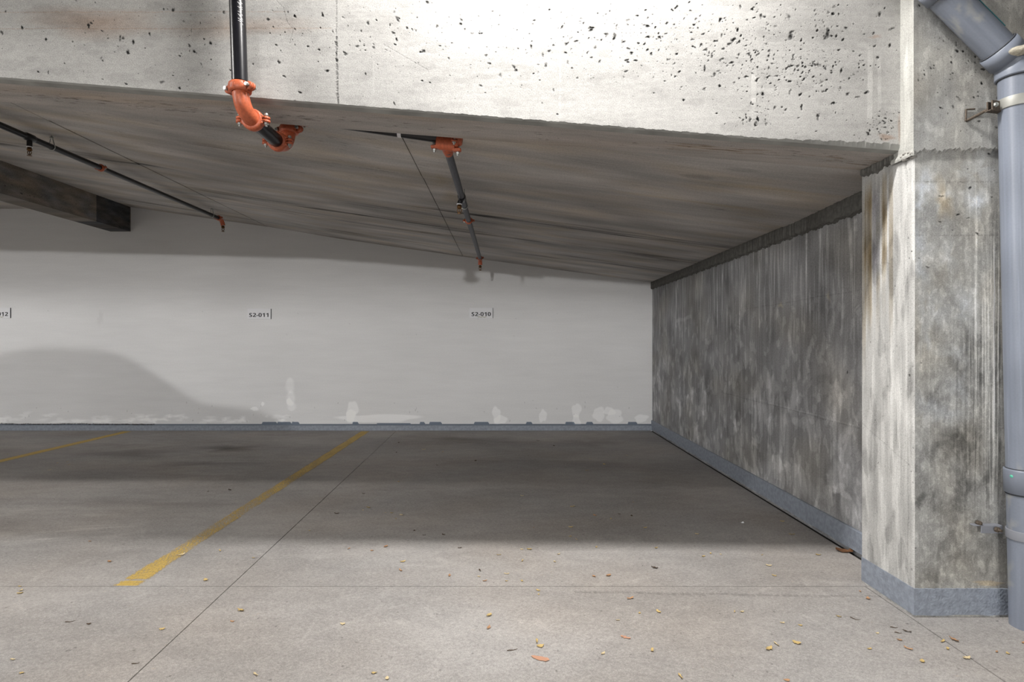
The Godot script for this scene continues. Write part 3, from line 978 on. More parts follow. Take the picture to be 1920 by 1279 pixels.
	p.stroke([Vector2(0.063, Y.call(1.8)), Vector2(0.06, Y.call(0.12))], 0.004, -0.13, 0.001, 0.25)
	p.stroke([Vector2(0.36, Y.call(0.73)), Vector2(0.05, Y.call(0.60))], 0.004, -0.14, 0.002, 0.3)
	p.pits(0.02, 0.3, Y.call(1.3), Y.call(0.2), 60, 0.002, 0.007, -0.5, 1.5)
	p.pits(0.02, 0.07, Y.call(1.8), Y.call(0.15), 30, 0.002, 0.007, -0.5, 1.5)
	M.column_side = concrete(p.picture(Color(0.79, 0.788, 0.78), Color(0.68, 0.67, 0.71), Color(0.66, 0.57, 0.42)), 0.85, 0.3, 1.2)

	var root := struct_root("pillar", "stained concrete pillar at the right of the bay behind the grey drain pipe")
	var uvf := func(v: Vector3) -> Vector2: return Vector2((v.x - 1.6) / 0.95, (2.6 - v.y) / 2.6)
	var uvs := func(v: Vector3) -> Vector2: return Vector2((-v.z - 2.25) / 0.37, (2.6 - v.y) / 2.6)
	var c := 0.012   # chamfer of the arris
	# lower shaft
	var st := begin()
	st.set_smooth_group(-1)
	var q := [Vector3(COL_X + c * 0.4, cold_joint + 0.05, -COL_F), Vector3(4.7, cold_joint + 0.05, -COL_F), Vector3(4.7, -0.01, -COL_F), Vector3(COL_X + c * 0.4, -0.01, -COL_F)]
	quad(st, q[0], q[1], q[2], q[3], uvf.call(q[0]), uvf.call(q[1]), uvf.call(q[2]), uvf.call(q[3]))
	piece("shaft_front", done(st), M.column, root)
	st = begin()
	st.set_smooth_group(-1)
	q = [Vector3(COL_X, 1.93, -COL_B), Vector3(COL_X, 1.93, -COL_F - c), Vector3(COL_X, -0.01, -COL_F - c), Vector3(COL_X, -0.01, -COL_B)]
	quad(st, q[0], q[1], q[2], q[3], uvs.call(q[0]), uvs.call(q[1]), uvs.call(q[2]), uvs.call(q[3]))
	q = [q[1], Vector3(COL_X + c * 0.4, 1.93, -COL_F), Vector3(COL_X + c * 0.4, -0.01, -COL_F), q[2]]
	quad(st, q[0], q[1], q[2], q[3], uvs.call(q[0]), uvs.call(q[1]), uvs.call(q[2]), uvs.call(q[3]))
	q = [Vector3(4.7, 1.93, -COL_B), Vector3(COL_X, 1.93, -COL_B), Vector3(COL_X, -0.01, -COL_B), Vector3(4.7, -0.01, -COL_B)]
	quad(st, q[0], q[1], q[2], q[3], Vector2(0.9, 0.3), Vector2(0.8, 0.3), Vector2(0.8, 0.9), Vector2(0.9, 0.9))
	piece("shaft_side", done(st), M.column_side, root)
	# upper cast: stands a little proud, with a crumbling lower lip
	var lip := func(t: float) -> float: return cold_joint + 0.008 + 0.008 * ragged(t * 1.4, 1.0) + 0.004 * ragged(t * 4.1, 3.0) + 0.03 * (t - COL_X) * 1.2
	var front := -COL_F + 0.011
	st = begin()
	st.set_smooth_group(-1)
	var n := 260
	for i in n:
		var a := lerpf(COL_X - 0.008, 2.6, float(i) / n)
		var b := lerpf(COL_X - 0.008, 2.6, float(i + 1) / n)
		q = [Vector3(a, top, front), Vector3(b, top, front), Vector3(b, lip.call(b), front), Vector3(a, lip.call(a), front)]
		quad(st, q[0], q[1], q[2], q[3], uvf.call(q[0]), uvf.call(q[1]), uvf.call(q[2]), uvf.call(q[3]))
		var low_a: float = lip.call(a) - 0.010 - 0.006 * ragged(a * 2.3, 4.0)
		var low_b: float = lip.call(b) - 0.010 - 0.006 * ragged(b * 2.3, 4.0)
		var q2 := [q[3], q[2], Vector3(b, low_b, -COL_F), Vector3(a, low_a, -COL_F)]
		quad(st, q2[0], q2[1], q2[2], q2[3], uvf.call(q2[0]), uvf.call(q2[1]), uvf.call(q2[2]), uvf.call(q2[3]))
	q = [Vector3(2.6, top, front), Vector3(4.7, top, front), Vector3(4.7, cold_joint, front), Vector3(2.6, cold_joint, front)]
	quad(st, q[0], q[1], q[2], q[3], uvf.call(q[0]), uvf.call(q[1]), uvf.call(q[2]), uvf.call(q[3]))
	piece("head_front", done(st), M.column, root)
	# the narrow left side of the upper cast, swelling into lumps of mortar at the cold joint
	st = begin()
	var rows := 90
	for i in rows:
		var y0 := lerpf(cold_joint - 0.012, top, pow(float(i) / rows, 1.6))
		var y1 := lerpf(cold_joint - 0.012, top, pow(float(i + 1) / rows, 1.6))
		var out0 := 0.008 + 0.006 * ragged(y0 * 0.9, 2.0) * clampf(1.0 - (y0 - cold_joint) * 14.0, 0, 1) + 0.007 * clampf(1.0 - (y0 - cold_joint) * 22.0, 0, 1)
		var out1 := 0.008 + 0.006 * ragged(y1 * 0.9, 2.0) * clampf(1.0 - (y1 - cold_joint) * 14.0, 0, 1) + 0.007 * clampf(1.0 - (y1 - cold_joint) * 22.0, 0, 1)
		st.set_smooth_group(0)
		q = [Vector3(COL_X - out1, y1, -BEAM_F - 0.05), Vector3(COL_X - out1, y1, front - 0.004), Vector3(COL_X - out0, y0, front - 0.004), Vector3(COL_X - out0, y0, -BEAM_F - 0.05)]
		quad(st, q[0], q[1], q[2], q[3], uvs.call(q[0]), uvs.call(q[1]), uvs.call(q[2]), uvs.call(q[3]))
		st.set_smooth_group(1)
		var r0 := Vector3(COL_X - 0.006, y0, front)
		var r1 := Vector3(COL_X - 0.006, y1, front)
		quad(st, q[1], r1, r0, q[2], uvs.call(q[1]), uvs.call(r1), uvs.call(r0), uvs.call(q[2]))
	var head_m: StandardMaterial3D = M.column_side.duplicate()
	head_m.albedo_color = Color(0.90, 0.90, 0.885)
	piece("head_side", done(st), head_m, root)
	# lumps of spilled mortar round the corner of the joint
	st = begin()
	for i in 16:
		var at := Vector3(COL_X - 0.012 + 0.02 * rng.randf(), cold_joint - 0.005 + 0.03 * (rng.randf() - 0.5), -COL_F - 0.06 * rng.randf() + 0.006)
		var s := 0.006 + 0.009 * rng.randf()
		var t := Transform3D(Basis.from_euler(Vector3(rng.randf(), rng.randf() * 6.0, rng.randf())).scaled(Vector3(s * 1.3, s * 0.8, s)), at)
		lathe(st, t, [Vector2(0.01, -1), Vector2(0.7, -0.7), Vector2(1.0, 0.1), Vector2(0.6, 0.8), Vector2(0.01, 1)], 7, false)
	var lumps := piece("mortar_crumbs", done(st), M.concrete, root)
	lumps.set_meta("kind", "stuff")

	# thickened edge of the slab along the top of the side wall and the pillar
	var st2 := begin()
	st2.set_smooth_group(-1)
	var ledge := func(d0: float, d1: float, x: float, out: float, high: float, deep: float, steps: int) -> void:
		for i in steps:
			var a := lerpf(d0, d1, float(i) / steps)
			var b := lerpf(d0, d1, float(i + 1) / steps)
			var ya: float = high - deep - 0.010 * ragged(a * 0.9, 5.0)
			var yb: float = high - deep - 0.010 * ragged(b * 0.9, 5.0)
			var oa: float = x - out - 0.005 * ragged(a * 1.7, 7.0)
			var ob: float = x - out - 0.005 * ragged(b * 1.7, 7.0)
			quad(st2, Vector3(ob, high + 0.05, -b), Vector3(oa, high + 0.05, -a), Vector3(oa, ya + 0.012, -a), Vector3(ob, yb + 0.012, -b))
			quad(st2, Vector3(ob, yb + 0.012, -b), Vector3(oa, ya + 0.012, -a), Vector3(x + 0.01, ya, -a), Vector3(x + 0.01, yb, -b))
	ledge.call(COL_B - 0.02, BACK_D, WALL_X, 0.022, EYE + 0.745, 0.085, 420)
	ledge.call(BEAM_F + 0.03, COL_B, COL_X, 0.012, EYE + 0.79, 0.045, 60)
	var ledge_m := rough_concrete(Color(0.42, 0.415, 0.40))
	ledge_m.uv1_scale = Vector3.ONE * 2.5
	struct("trim_1", done(st2), ledge_m, "rough dark concrete lip where the sloping ceiling meets the side wall")


func build_kerbs() -> void:
	# low painted kerb along the rear wall
	var st := begin()
	var n := 120
	st.set_smooth_group(-1)
	for i in n:
		var a := lerpf(-13.0, WALL_X, float(i) / n)
		var b := lerpf(-13.0, WALL_X, float(i + 1) / n)
		var ha := 0.066 + 0.0015 * ragged(a * 0.3, 1.0)
		var hb := 0.066 + 0.0015 * ragged(b * 0.3, 1.0)
		var f := -BACK_D + 0.02
		quad(st, Vector3(a, ha, -BACK_D - 0.01), Vector3(b, hb, -BACK_D - 0.01), Vector3(b, hb, f - 0.004), Vector3(a, ha, f - 0.004))
		quad(st, Vector3(a, ha, f - 0.004), Vector3(b, hb, f - 0.004), Vector3(b, hb - 0.004, f), Vector3(a, ha - 0.004, f))
		quad(st, Vector3(a, ha - 0.004, f), Vector3(b, hb - 0.004, f), Vector3(b, 0.0, f), Vector3(a, 0.0, f))
	struct("baseboard_rear", done(st), M.kerb, "low blue-grey painted kerb at the foot of the white rear wall")
	# painted kerb at the side wall, lifted a finger above the floor
	st = begin()
	st.set_smooth_group(-1)
	n = 60
	for i in n:
		var a := lerpf(COL_B - 0.01, BACK_D, float(i) / n)
		var b := lerpf(COL_B - 0.01, BACK_D, float(i + 1) / n)
		var la := 0.016 + 0.004 * ragged(a * 0.4, 2.0)
		var lb := 0.016 + 0.004 * ragged(b * 0.4, 2.0)
		var f := WALL_X - 0.014
		quad(st, Vector3(WALL_X + 0.01, 0.128, -b), Vector3(WALL_X + 0.01, 0.128, -a), Vector3(f + 0.005, 0.127, -a), Vector3(f + 0.005, 0.127, -b))
		quad(st, Vector3(f + 0.005, 0.127, -b), Vector3(f + 0.005, 0.127, -a), Vector3(f, 0.122, -a), Vector3(f, 0.122, -b))
		quad(st, Vector3(f, 0.122, -b), Vector3(f, 0.122, -a), Vector3(f, la, -a), Vector3(f, lb, -b))
		quad(st, Vector3(f, lb, -b), Vector3(f, la, -a), Vector3(WALL_X + 0.01, la, -a), Vector3(WALL_X + 0.01, lb, -b))
	struct("baseboard_side", done(st), M.kerb, "blue-grey painted kerb along the dark side wall")
	# painted foot of the pillar
	st = begin()
	st.set_smooth_group(-1)
	var e := 0.0035
	n = 70
	for i in n:
		var a := lerpf(COL_X - e * 0.4, 4.6, float(i) / n)
		var b := lerpf(COL_X - e * 0.4, 4.6, float(i + 1) / n)
		var la := 0.008 + 0.004 * ragged(a * 0.7, 3.0)
		var lb := 0.008 + 0.004 * ragged(b * 0.7, 3.0)
		quad(st, Vector3(a, 0.116, -COL_F), Vector3(b, 0.114, -COL_F), Vector3(b, 0.113, -COL_F + e), Vector3(a, 0.115, -COL_F + e))
		quad(st, Vector3(a, 0.115, -COL_F + e), Vector3(b, 0.113, -COL_F + e), Vector3(b, lb, -COL_F + e), Vector3(a, la, -COL_F + e))
	var x := COL_X - e
	quad(st, Vector3(x, 0.116, -COL_B), Vector3(x, 0.116, -COL_F - 0.008), Vector3(x, 0.010, -COL_F - 0.008), Vector3(x, 0.010, -COL_B))
	quad(st, Vector3(x, 0.116, -COL_F - 0.008), Vector3(COL_X - e * 0.4, 0.115, -COL_F + e), Vector3(COL_X - e * 0.4, 0.008, -COL_F + e), Vector3(x, 0.010, -COL_F - 0.008))
	quad(st, Vector3(COL_X, 0.116, -COL_B), Vector3(COL_X, 0.116, -COL_F), Vector3(x, 0.116, -COL_F), Vector3(x, 0.116, -COL_B))
	struct("baseboard_pillar", done(st), M.kerb, "blue-grey painted foot of the concrete pillar")


func build_side_beam() -> void:
	var p := Paint.new(2.6, 0.35, 260.0, 707)
	p.noise(0.3, 0.1, 0.14, 1, 4)
	p.noise(0.02, 0.02, 0.08, 2, 2)
	p.pits(0.2, 2.4, 0.2, 0.33, 70, 0.006, 0.02, -0.3)
	p.noise(0.6, 0.2, 0.5, 3, 2, true)
	# the end of the face by the wall is darker and bluer
	for y in p.h:
		for xx in range(int(2.02 * p.ppm), p.w):
			p.tone[y * p.w + xx] -= 0.34
			p.hue[y * p.w + xx] -= 0.5
	var m := concrete(p.picture(Color(0.56, 0.53, 0.50), Color(0.48, 0.51, 0.55), Color(0.59, 0.52, 0.44)), 0.9, 0.3, 0.9)
	var root := struct_root("beam_rear", "dark concrete beam under the ceiling running to the white wall, upper left")
	var st := begin()
	var d0 := 2.62
	var y0 := EYE + 1.385
	box(st, Vector3(-4.95, y0, -BACK_D - 0.05), Vector3(-4.70, EYE + 1.73, -d0), func(v: Vector3) -> Vector2: return Vector2((-v.z - 4.5) / 2.6, (EYE + 1.73 - v.y) / 0.35))
	piece("beam_body", done(st), m, root)


# =====================================================================================================
func parking_lines() -> void:
	var maker := func(s: int, worn: float) -> StandardMaterial3D:
		var w := 96
		var h := 1400
		var n := FastNoiseLite.new()
		n.seed = s
		n.frequency = 0.13
		n.fractal_octaves = 3
		var a := n.get_image(w, h)
		n.frequency = 0.012
		n.seed = s + 1
		var b := n.get_image(w, h)
		var im := Image.create(w, h, false, Image.FORMAT_RGBA8)
		for y in h:
			var t := float(y) / h
			for x in w:
				var edge := minf(x, w - 1 - x) / (w * 0.5)
				var v := a.get_pixel(x, y).r * 0.55 + b.get_pixel(x, y).r * 0.25 + minf(edge * 1.2, 0.35)
				var need := worn + 0.20 * smoothstep(0.30, 0.72, t) * (1.0 - smoothstep(0.90, 0.985, t)) + (0.3 if t > 0.984 and t < 0.988 else 0.0)
				im.set_pixel(x, y, Color(0.80 + 0.06 * a.get_pixel(x, y).r, 0.68 + 0.04 * a.get_pixel(x, y).r, 0.36, 0.78 * clampf(0.4 + (v - need) * 3.0, 0, 1)))
		var m := StandardMaterial3D.new()
		m.albedo_texture = ImageTexture.create_from_image(im)
		m.transparency = BaseMaterial3D.TRANSPARENCY_ALPHA
		m.texture_repeat = false
		m.roughness = 0.7
		return m
	var lay := func(x_far: float, x_near: float, d_near: float, wide: float, m: Material, label: String) -> void:
		var st := begin()
		st.set_smooth_group(-1)
		var f := BACK_D - 0.09
		var y := 0.0012
		quad(st, Vector3(x_far - wide / 2, y, -f), Vector3(x_far + wide / 2, y, -f), Vector3(x_near + wide / 2, y, -d_near), Vector3(x_near - wide / 2, y, -d_near))
		quad(st, Vector3(x_far - wide / 2, y, -f), Vector3(x_near - wide / 2, y, -d_near), Vector3(x_near - wide / 2, 0, -d_near), Vector3(x_far - wide / 2, 0, -f), Vector2(0, 0), Vector2(0, 1), Vector2(0, 1), Vector2(0, 0))
		quad(st, Vector3(x_near - wide / 2, y, -d_near), Vector3(x_near + wide / 2, y, -d_near), Vector3(x_near + wide / 2, 0, -d_near), Vector3(x_near - wide / 2, 0, -d_near), Vector2(0, 1), Vector2(1, 1), Vector2(1, 1), Vector2(0, 1))
		tag(piece("parking_line", done(st), m), label, "floor marking")
	lay.call(-1.745, -1.72, 2.572, 0.118, maker.call(31, 0.50), "worn yellow painted line on the floor along the left of the middle bay")
	lay.call(-4.68, -4.70, 2.572, 0.115, maker.call(41, 0.40), "worn yellow painted line on the floor nearest the left edge")


# =====================================================================================================
# pipe fittings
func bolt_mesh(length: float, r: float) -> ArrayMesh:
	var st := begin()
	var t := Transform3D()
	lathe(st, t, [Vector2(0.0001, -length / 2), Vector2(r, -length / 2), Vector2(r, length / 2), Vector2(0.0001, length / 2)], 10, false)
	lathe(st, t, [Vector2(0.0001, length / 2), Vector2(r * 1.5, length / 2), Vector2(r * 1.7, length / 2 - r), Vector2(r * 1.7, length / 2 - r * 1.8), Vector2(r, length / 2 - r * 1.8)], 10, false)
	lathe(st, t, [Vector2(r, -length / 2 + r * 3.2), Vector2(r * 1.9, -length / 2 + r * 3.2), Vector2(r * 1.9, -length / 2 + r * 1.4), Vector2(r, -length / 2 + r * 1.4)], 6, false)
	return done(st)

# grooved coupling: two ribbed half shells, lugs either side and a bolt through each pair of lugs
func coupling(parent: Node3D, at: Vector3, axis: Vector3, lug: Vector3, r: float) -> void:
	var t := frame(at, axis, lug)
	var st := begin()
	var w := r * 0.62
	lathe(st, t, [Vector2(r, -w), Vector2(r * 1.28, -w), Vector2(r * 1.40, -w * 0.8), Vector2(r * 1.46, -w * 0.3), Vector2(r * 1.46, w * 0.3), Vector2(r * 1.40, w * 0.8), Vector2(r * 1.28, w), Vector2(r, w)], 28)
	for s in [-1.0, 1.0]:
		for k in [-1.0, 1.0]:
			# a lug is a rounded ear that tapers out from the shell
			var ear := t * Transform3D(Basis(), Vector3(s * r * 1.52, 0, k * r * 0.22))
			soft_box(st, ear, Vector3(r * 0.85, w * 1.7, r * 0.30), r * 0.12)
			var root2 := t * Transform3D(Basis(Vector3.UP, s * k * 0.55), Vector3(s * r * 1.22, 0, k * r * 0.52))
			soft_box(st, root2, Vector3(r * 0.6, w * 1.8, r * 0.34), r * 0.1)
			lathe(st, t * Transform3D(Basis(Vector3.RIGHT, PI / 2), Vector3(s * r * 1.78, 0, k * r * 0.22)), [Vector2(0.0001, -r * 0.15), Vector2(w * 0.85, -r * 0.15), Vector2(w * 0.85, r * 0.15), Vector2(0.0001, r * 0.15)], 14)
	# raised casting bars on the shell
	for k in range(-2, 3):
		for s in [-1.0, 1.0]:
			var a: float = s * PI / 2 + k * 0.16
			soft_box(st, t * Transform3D(Basis(Vector3.UP, -a), Vector3(cos(a), 0, sin(a)) * r * 1.455), Vector3(r * 0.06, w * 0.7, r * 0.08), 0.0008)
	var c := piece("coupling", done(st), M.orange, parent)
	for s in [-1.0, 1.0]:
		var b := piece("bolt", bolt_mesh(r * 1.75, r * 0.16), M.zinc, c)
		b.transform = t * Transform3D(Basis(Vector3.RIGHT, PI / 2), Vector3(s * r * 1.80, 0, 0))

func sprinkler_head(parent: Node3D, at: Vector3, s := 1.0) -> void:
	var st := begin()
	var t := Transform3D(Basis().scaled(Vector3.ONE * s), at)
	lathe(st, t, [Vector2(0.0001, 0), Vector2(0.013, 0), Vector2(0.013, -0.016), Vector2(0.016, -0.017), Vector2(0.016, -0.026), Vector2(0.010, -0.028), Vector2(0.008, -0.032)], 12)
	for k in [-1.0, 1.0]:
		tube(st, [t * Vector3(0.010 * k, -0.028, 0), t * Vector3(0.014 * k, -0.042, 0), t * Vector3(0.004 * k, -0.060, 0)], 0.0026 * s, 8)
	tube(st, [t * Vector3(0, -0.030, 0), t * Vector3(0, -0.060, 0)], 0.0022 * s, 8)
	lathe(st, t, [Vector2(0.0001, -0.059), Vector2(0.015, -0.061), Vector2(0.015, -0.064), Vector2(0.0001, -0.064)], 14, false)
	var h := piece("sprinkler_head", done(st), M.brass, parent)
	st = begin()
	lathe(st, t, [Vector2(0.014, 0.0), Vector2(0.018, -0.001), Vector2(0.018, -0.005), Vector2(0.014, -0.006)], 14, false)
	piece("collar", done(st), M.white_label, h)

func hanger(parent: Node3D, at: Vector3, r: float, up: float) -> void:
	var st := begin()
	var pts := []
	pts.append(at + Vector3(-0.006, r + 0.045, 0))
	for k in 19:
		var a := -PI * 0.5 - k / 18.0 * PI
		pts.append(at + Vector3(sin(a) * (r + 0.003), cos(a) * (r + 0.003), 0))
	pts.append(at + Vector3(0.006, r + 0.045, 0))
	tube(st, pts, 0.0035, 8)
	soft_box(st, Transform3D(Basis(), at + Vector3(0, r + 0.045, 0)), Vector3(0.022, 0.012, 0.018), 0.003)
	var h := piece("hanger", done(st), M.zinc, parent)
	st = begin()
	tube(st, [at + Vector3(0, r + 0.04, 0), at + Vector3(0, r + 0.04 + up, 0)], 0.0045, 8)
	piece("rod", done(st), M.zinc, h)

func pipe(parent: Node3D, called: String, pts: Array, r: Variant, m: Material) -> MeshInstance3D:
	var st := begin()
	tube(st, pts, r, 24)
	return piece(called, done(st), m, parent)


func sprinkler_main() -> void:
	var R := 0.0300
	var t := thing("sprinkler_pipe", "black sprinkler pipe with orange couplings passing down the pale beam and under it", "pipe")
	var E := Vector3(0, EYE, 0)
	# drop in front of the beam, leaning a little
	var drop_top := Vector3(-1.118, LOFT - 0.05, -2.25)
	var drop_foot := Vector3(-1.055, EYE + 1.03, -2.25)
	pipe(t, "pipe", [drop_top, drop_foot.lerp(drop_top, 0.5), drop_foot], R, M.black_pipe)
	# chalk marks scribbled on the drop
	var st := begin()
	for k in 7:
		var y := EYE + 1.34 - 0.012 * k - (0.01 if k > 2 else 0.0)
		var x := drop_foot.x + (drop_top.x - drop_foot.x) * (y - drop_foot.y) / (drop_top.y - drop_foot.y)
		var pts := []
		for j in 4:
			var a := 0.45 + j * 0.20
			pts.append(Vector3(x + sin(a) * (R + 0.0003), y - 0.004 * j + 0.003 * sin(k * 2.1 + j), -2.25 + cos(a) * (R + 0.0003)))
		tube(st, pts, 0.0011, 5)
	piece("chalk_mark", done(st), M.white_label, t)
	coupling(t, Vector3(-1.054, EYE + 1.005, -2.25), Vector3.UP, Vector3(0.93, 0, 0.36), R)
	# elbow from the drop to the run towards the rear
	var bend := arc(Vector3(-1.052, EYE + 0.985, -2.25), Vector3(-1.040, EYE + 0.905, -2.243), Vector3(-1.036, EYE + 0.908, -2.33), 12)
	st = begin()
	tube(st, bend, R * 1.06, 24)
	piece("elbow", done(st), M.orange, t)
	coupling(t, Vector3(-1.036, EYE + 0.908, -2.325), Vector3(0, 0, -1), Vector3(1, 0, 0), R)
	pipe(t, "pipe", [Vector3(-1.036, EYE + 0.908, -2.31), Vector3(-1.036, EYE + 0.908, -2.58)], R, M.black_pipe)
	coupling(t, Vector3(-1.036, EYE + 0.908, -2.575), Vector3(0, 0, -1), Vector3(1, 0, 0), R)
	st = begin()
	tube(st, arc(Vector3(-1.036, EYE + 0.908, -2.58), Vector3(-1.036, EYE + 0.908, -2.685), Vector3(-1.030, EYE + 1.0, -2.69), 12), R * 1.06, 24)
	piece("elbow", done(st), M.orange, t)
	coupling(t, Vector3(-1.028, EYE + 1.005, -2.69), Vector3.UP, Vector3(0.96, 0, 0.25), R)
	# small elbow above the edge, then the cross run behind the beam
	var run_a := Vector3(-0.99, EYE + 1.078, -2.715)
	var run_b := Vector3(-0.255, EYE + 0.974, -2.72)
	st = begin()
	tube(st, arc(Vector3(-1.028, EYE + 1.0, -2.69), Vector3(-1.028, EYE + 1.083, -2.71), run_a + Vector3(0.01, 0, 0), 10), R * 1.06, 20)
	piece("elbow", done(st), M.orange, t)
	coupling(t, run_a + Vector3(0.012, 0, 0), (run_b - run_a), Vector3(0, 0.2, 1), R)
	pipe(t, "pipe", [run_a, run_b], R, M.black_pipe)
	var dir := (run_b - run_a).normalized()
	st = begin()
	var lab := run_a.lerp(run_b, 0.655)
	tube(st, [lab - dir * 0.009, lab + dir * 0.009], R + 0.0008, 24, false)
	piece("label_band", done(st), M.white_label, t)
	# end of the cross run: coupling with a cap, and a branch outlet
	coupling(t, run_b + dir * 0.012, dir, Vector3(0, -0.35, 1), R)
	st = begin()
	tube(st, [run_b + dir * 0.01, run_b + dir * 0.034, run_b + dir * 0.044], [R * 1.1, R * 1.1, R * 0.8], 24)
	piece("end_cap", done(st), M.orange, t)
	# branch towards the rear wall
	var r := 0.0195
	var ba := Vector3(-0.285, EYE + 0.93, -2.72)
	var bb := Vector3(-0.292, EYE + 0.918, -6.22)
	var at := func(d: float) -> Vector3: return ba.lerp(bb, (d - 2.72) / (6.22 - 2.72))
	st = begin()
	var so: Vector3 = Vector3(-0.290, EYE + 0.955, -2.722)
	tube(st, [so + dir * -0.045, so + dir * -0.03, so + dir * 0.03, so + dir * 0.045], [R * 1.02, R * 1.25, R * 1.25, R * 1.02], 20)
	tube(st, [so, so + Vector3(0.003, -0.016, -0.035), at.call(2.80)], [r * 1.5, r * 1.45, r * 1.15], 20)
	for s in [-1.0, 1.0]:
		soft_box(st, frame(so + dir * (0.052 * s) + Vector3(0, -0.028, 0.0), Vector3.UP, dir), Vector3(0.042, 0.016, 0.034), 0.005)
	var outlet := piece("branch_outlet", done(st), M.orange, t)
	for s in [-1.0, 1.0]:
		piece("bolt", bolt_mesh(0.05, 0.005), M.zinc, outlet, Transform3D(Basis(), so + dir * (0.056 * s) + Vector3(0, -0.030, 0)))
	pipe(t, "branch_pipe", [at.call(2.76), at.call(4.0), at.call(6.22)], r, M.dark_pipe)
	st = begin()
	tube(st, [at.call(3.60), at.call(3.61), at.call(3.68), at.call(3.69)], [r, r * 1.3, r * 1.3, r], 20)
	tube(st, [at.call(3.645), at.call(3.645) + Vector3(-0.016, -0.040, 0)], r * 0.85, 16)
	piece("tee", done(st), M.black_pipe, t)
	sprinkler_head(t, at.call(3.645) + Vector3(-0.016, -0.040, 0))
	hanger(t, at.call(3.86), r, 0.10)
	coupling(t, at.call(4.32), Vector3(0, 0, -1), Vector3(1, 0, 0), r)
	# end fitting
	coupling(t, at.call(6.20), Vector3(0, 0, -1), Vector3(1, 0.1, 0), r)
	st = begin()
	tube(st, arc(at.call(6.2), at.call(6.28), at.call(6.28) + Vector3(0, -0.065, 0), 8), r * 1.15, 16)
	piece("elbow", done(st), M.orange, t)
	sprinkler_head(t, at.call(6.28) + Vector3(0, -0.062, 0))


func sprinkler_branch() -> void:
	var t := thing("sprinkler_pipe", "thin black sprinkler pipe hanging under the ceiling at the upper left", "pipe")
	var r := 0.0205
	var a := Vector3(-3.27, EYE + 1.400, -2.66)
	var b := Vector3(-3.27, EYE + 1.412, -6.46)
	var at := func(d: float) -> Vector3: return a.lerp(b, (d - 2.66) / 3.8)
	pipe(t, "pipe", [a, at.call(4.57)], r, M.black_pipe)
	pipe(t, "pipe", [at.call(4.6), b], r * 0.95, M.black_pipe)
	var st := begin()
	tube(st, [at.call(3.86), at.call(3.87), at.call(3.93), at.call(3.94)], [r, r * 1.3, r * 1.3, r], 20)
	tube(st, [at.call(3.90), at.call(3.90) + Vector3(0, -0.062, 0)], r * 0.8, 16)
	piece("tee", done(st), M.black_pipe, t)
	sprinkler_head(t, at.call(3.90) + Vector3(0, -0.062, 0))
	hanger(t, at.call(4.09), r, 0.09)
	coupling(t, at.call(4.585), Vector3(0, 0, -1), Vector3(1, 0.1, 0), r)
	hanger(t, at.call(6.31), r, 0.07)
	coupling(t, b, Vector3(0, 0, -1), Vector3(1, 0.1, 0), r)
	st = begin()
	tube(st, arc(b, b + Vector3(0, 0, -0.08), b + Vector3(0.01, -0.07, -0.08), 8), r * 1.15, 16)
	piece("elbow", done(st), M.orange, t)
	sprinkler_head(t, b + Vector3(0.01, -0.065, -0.08), 1.15)


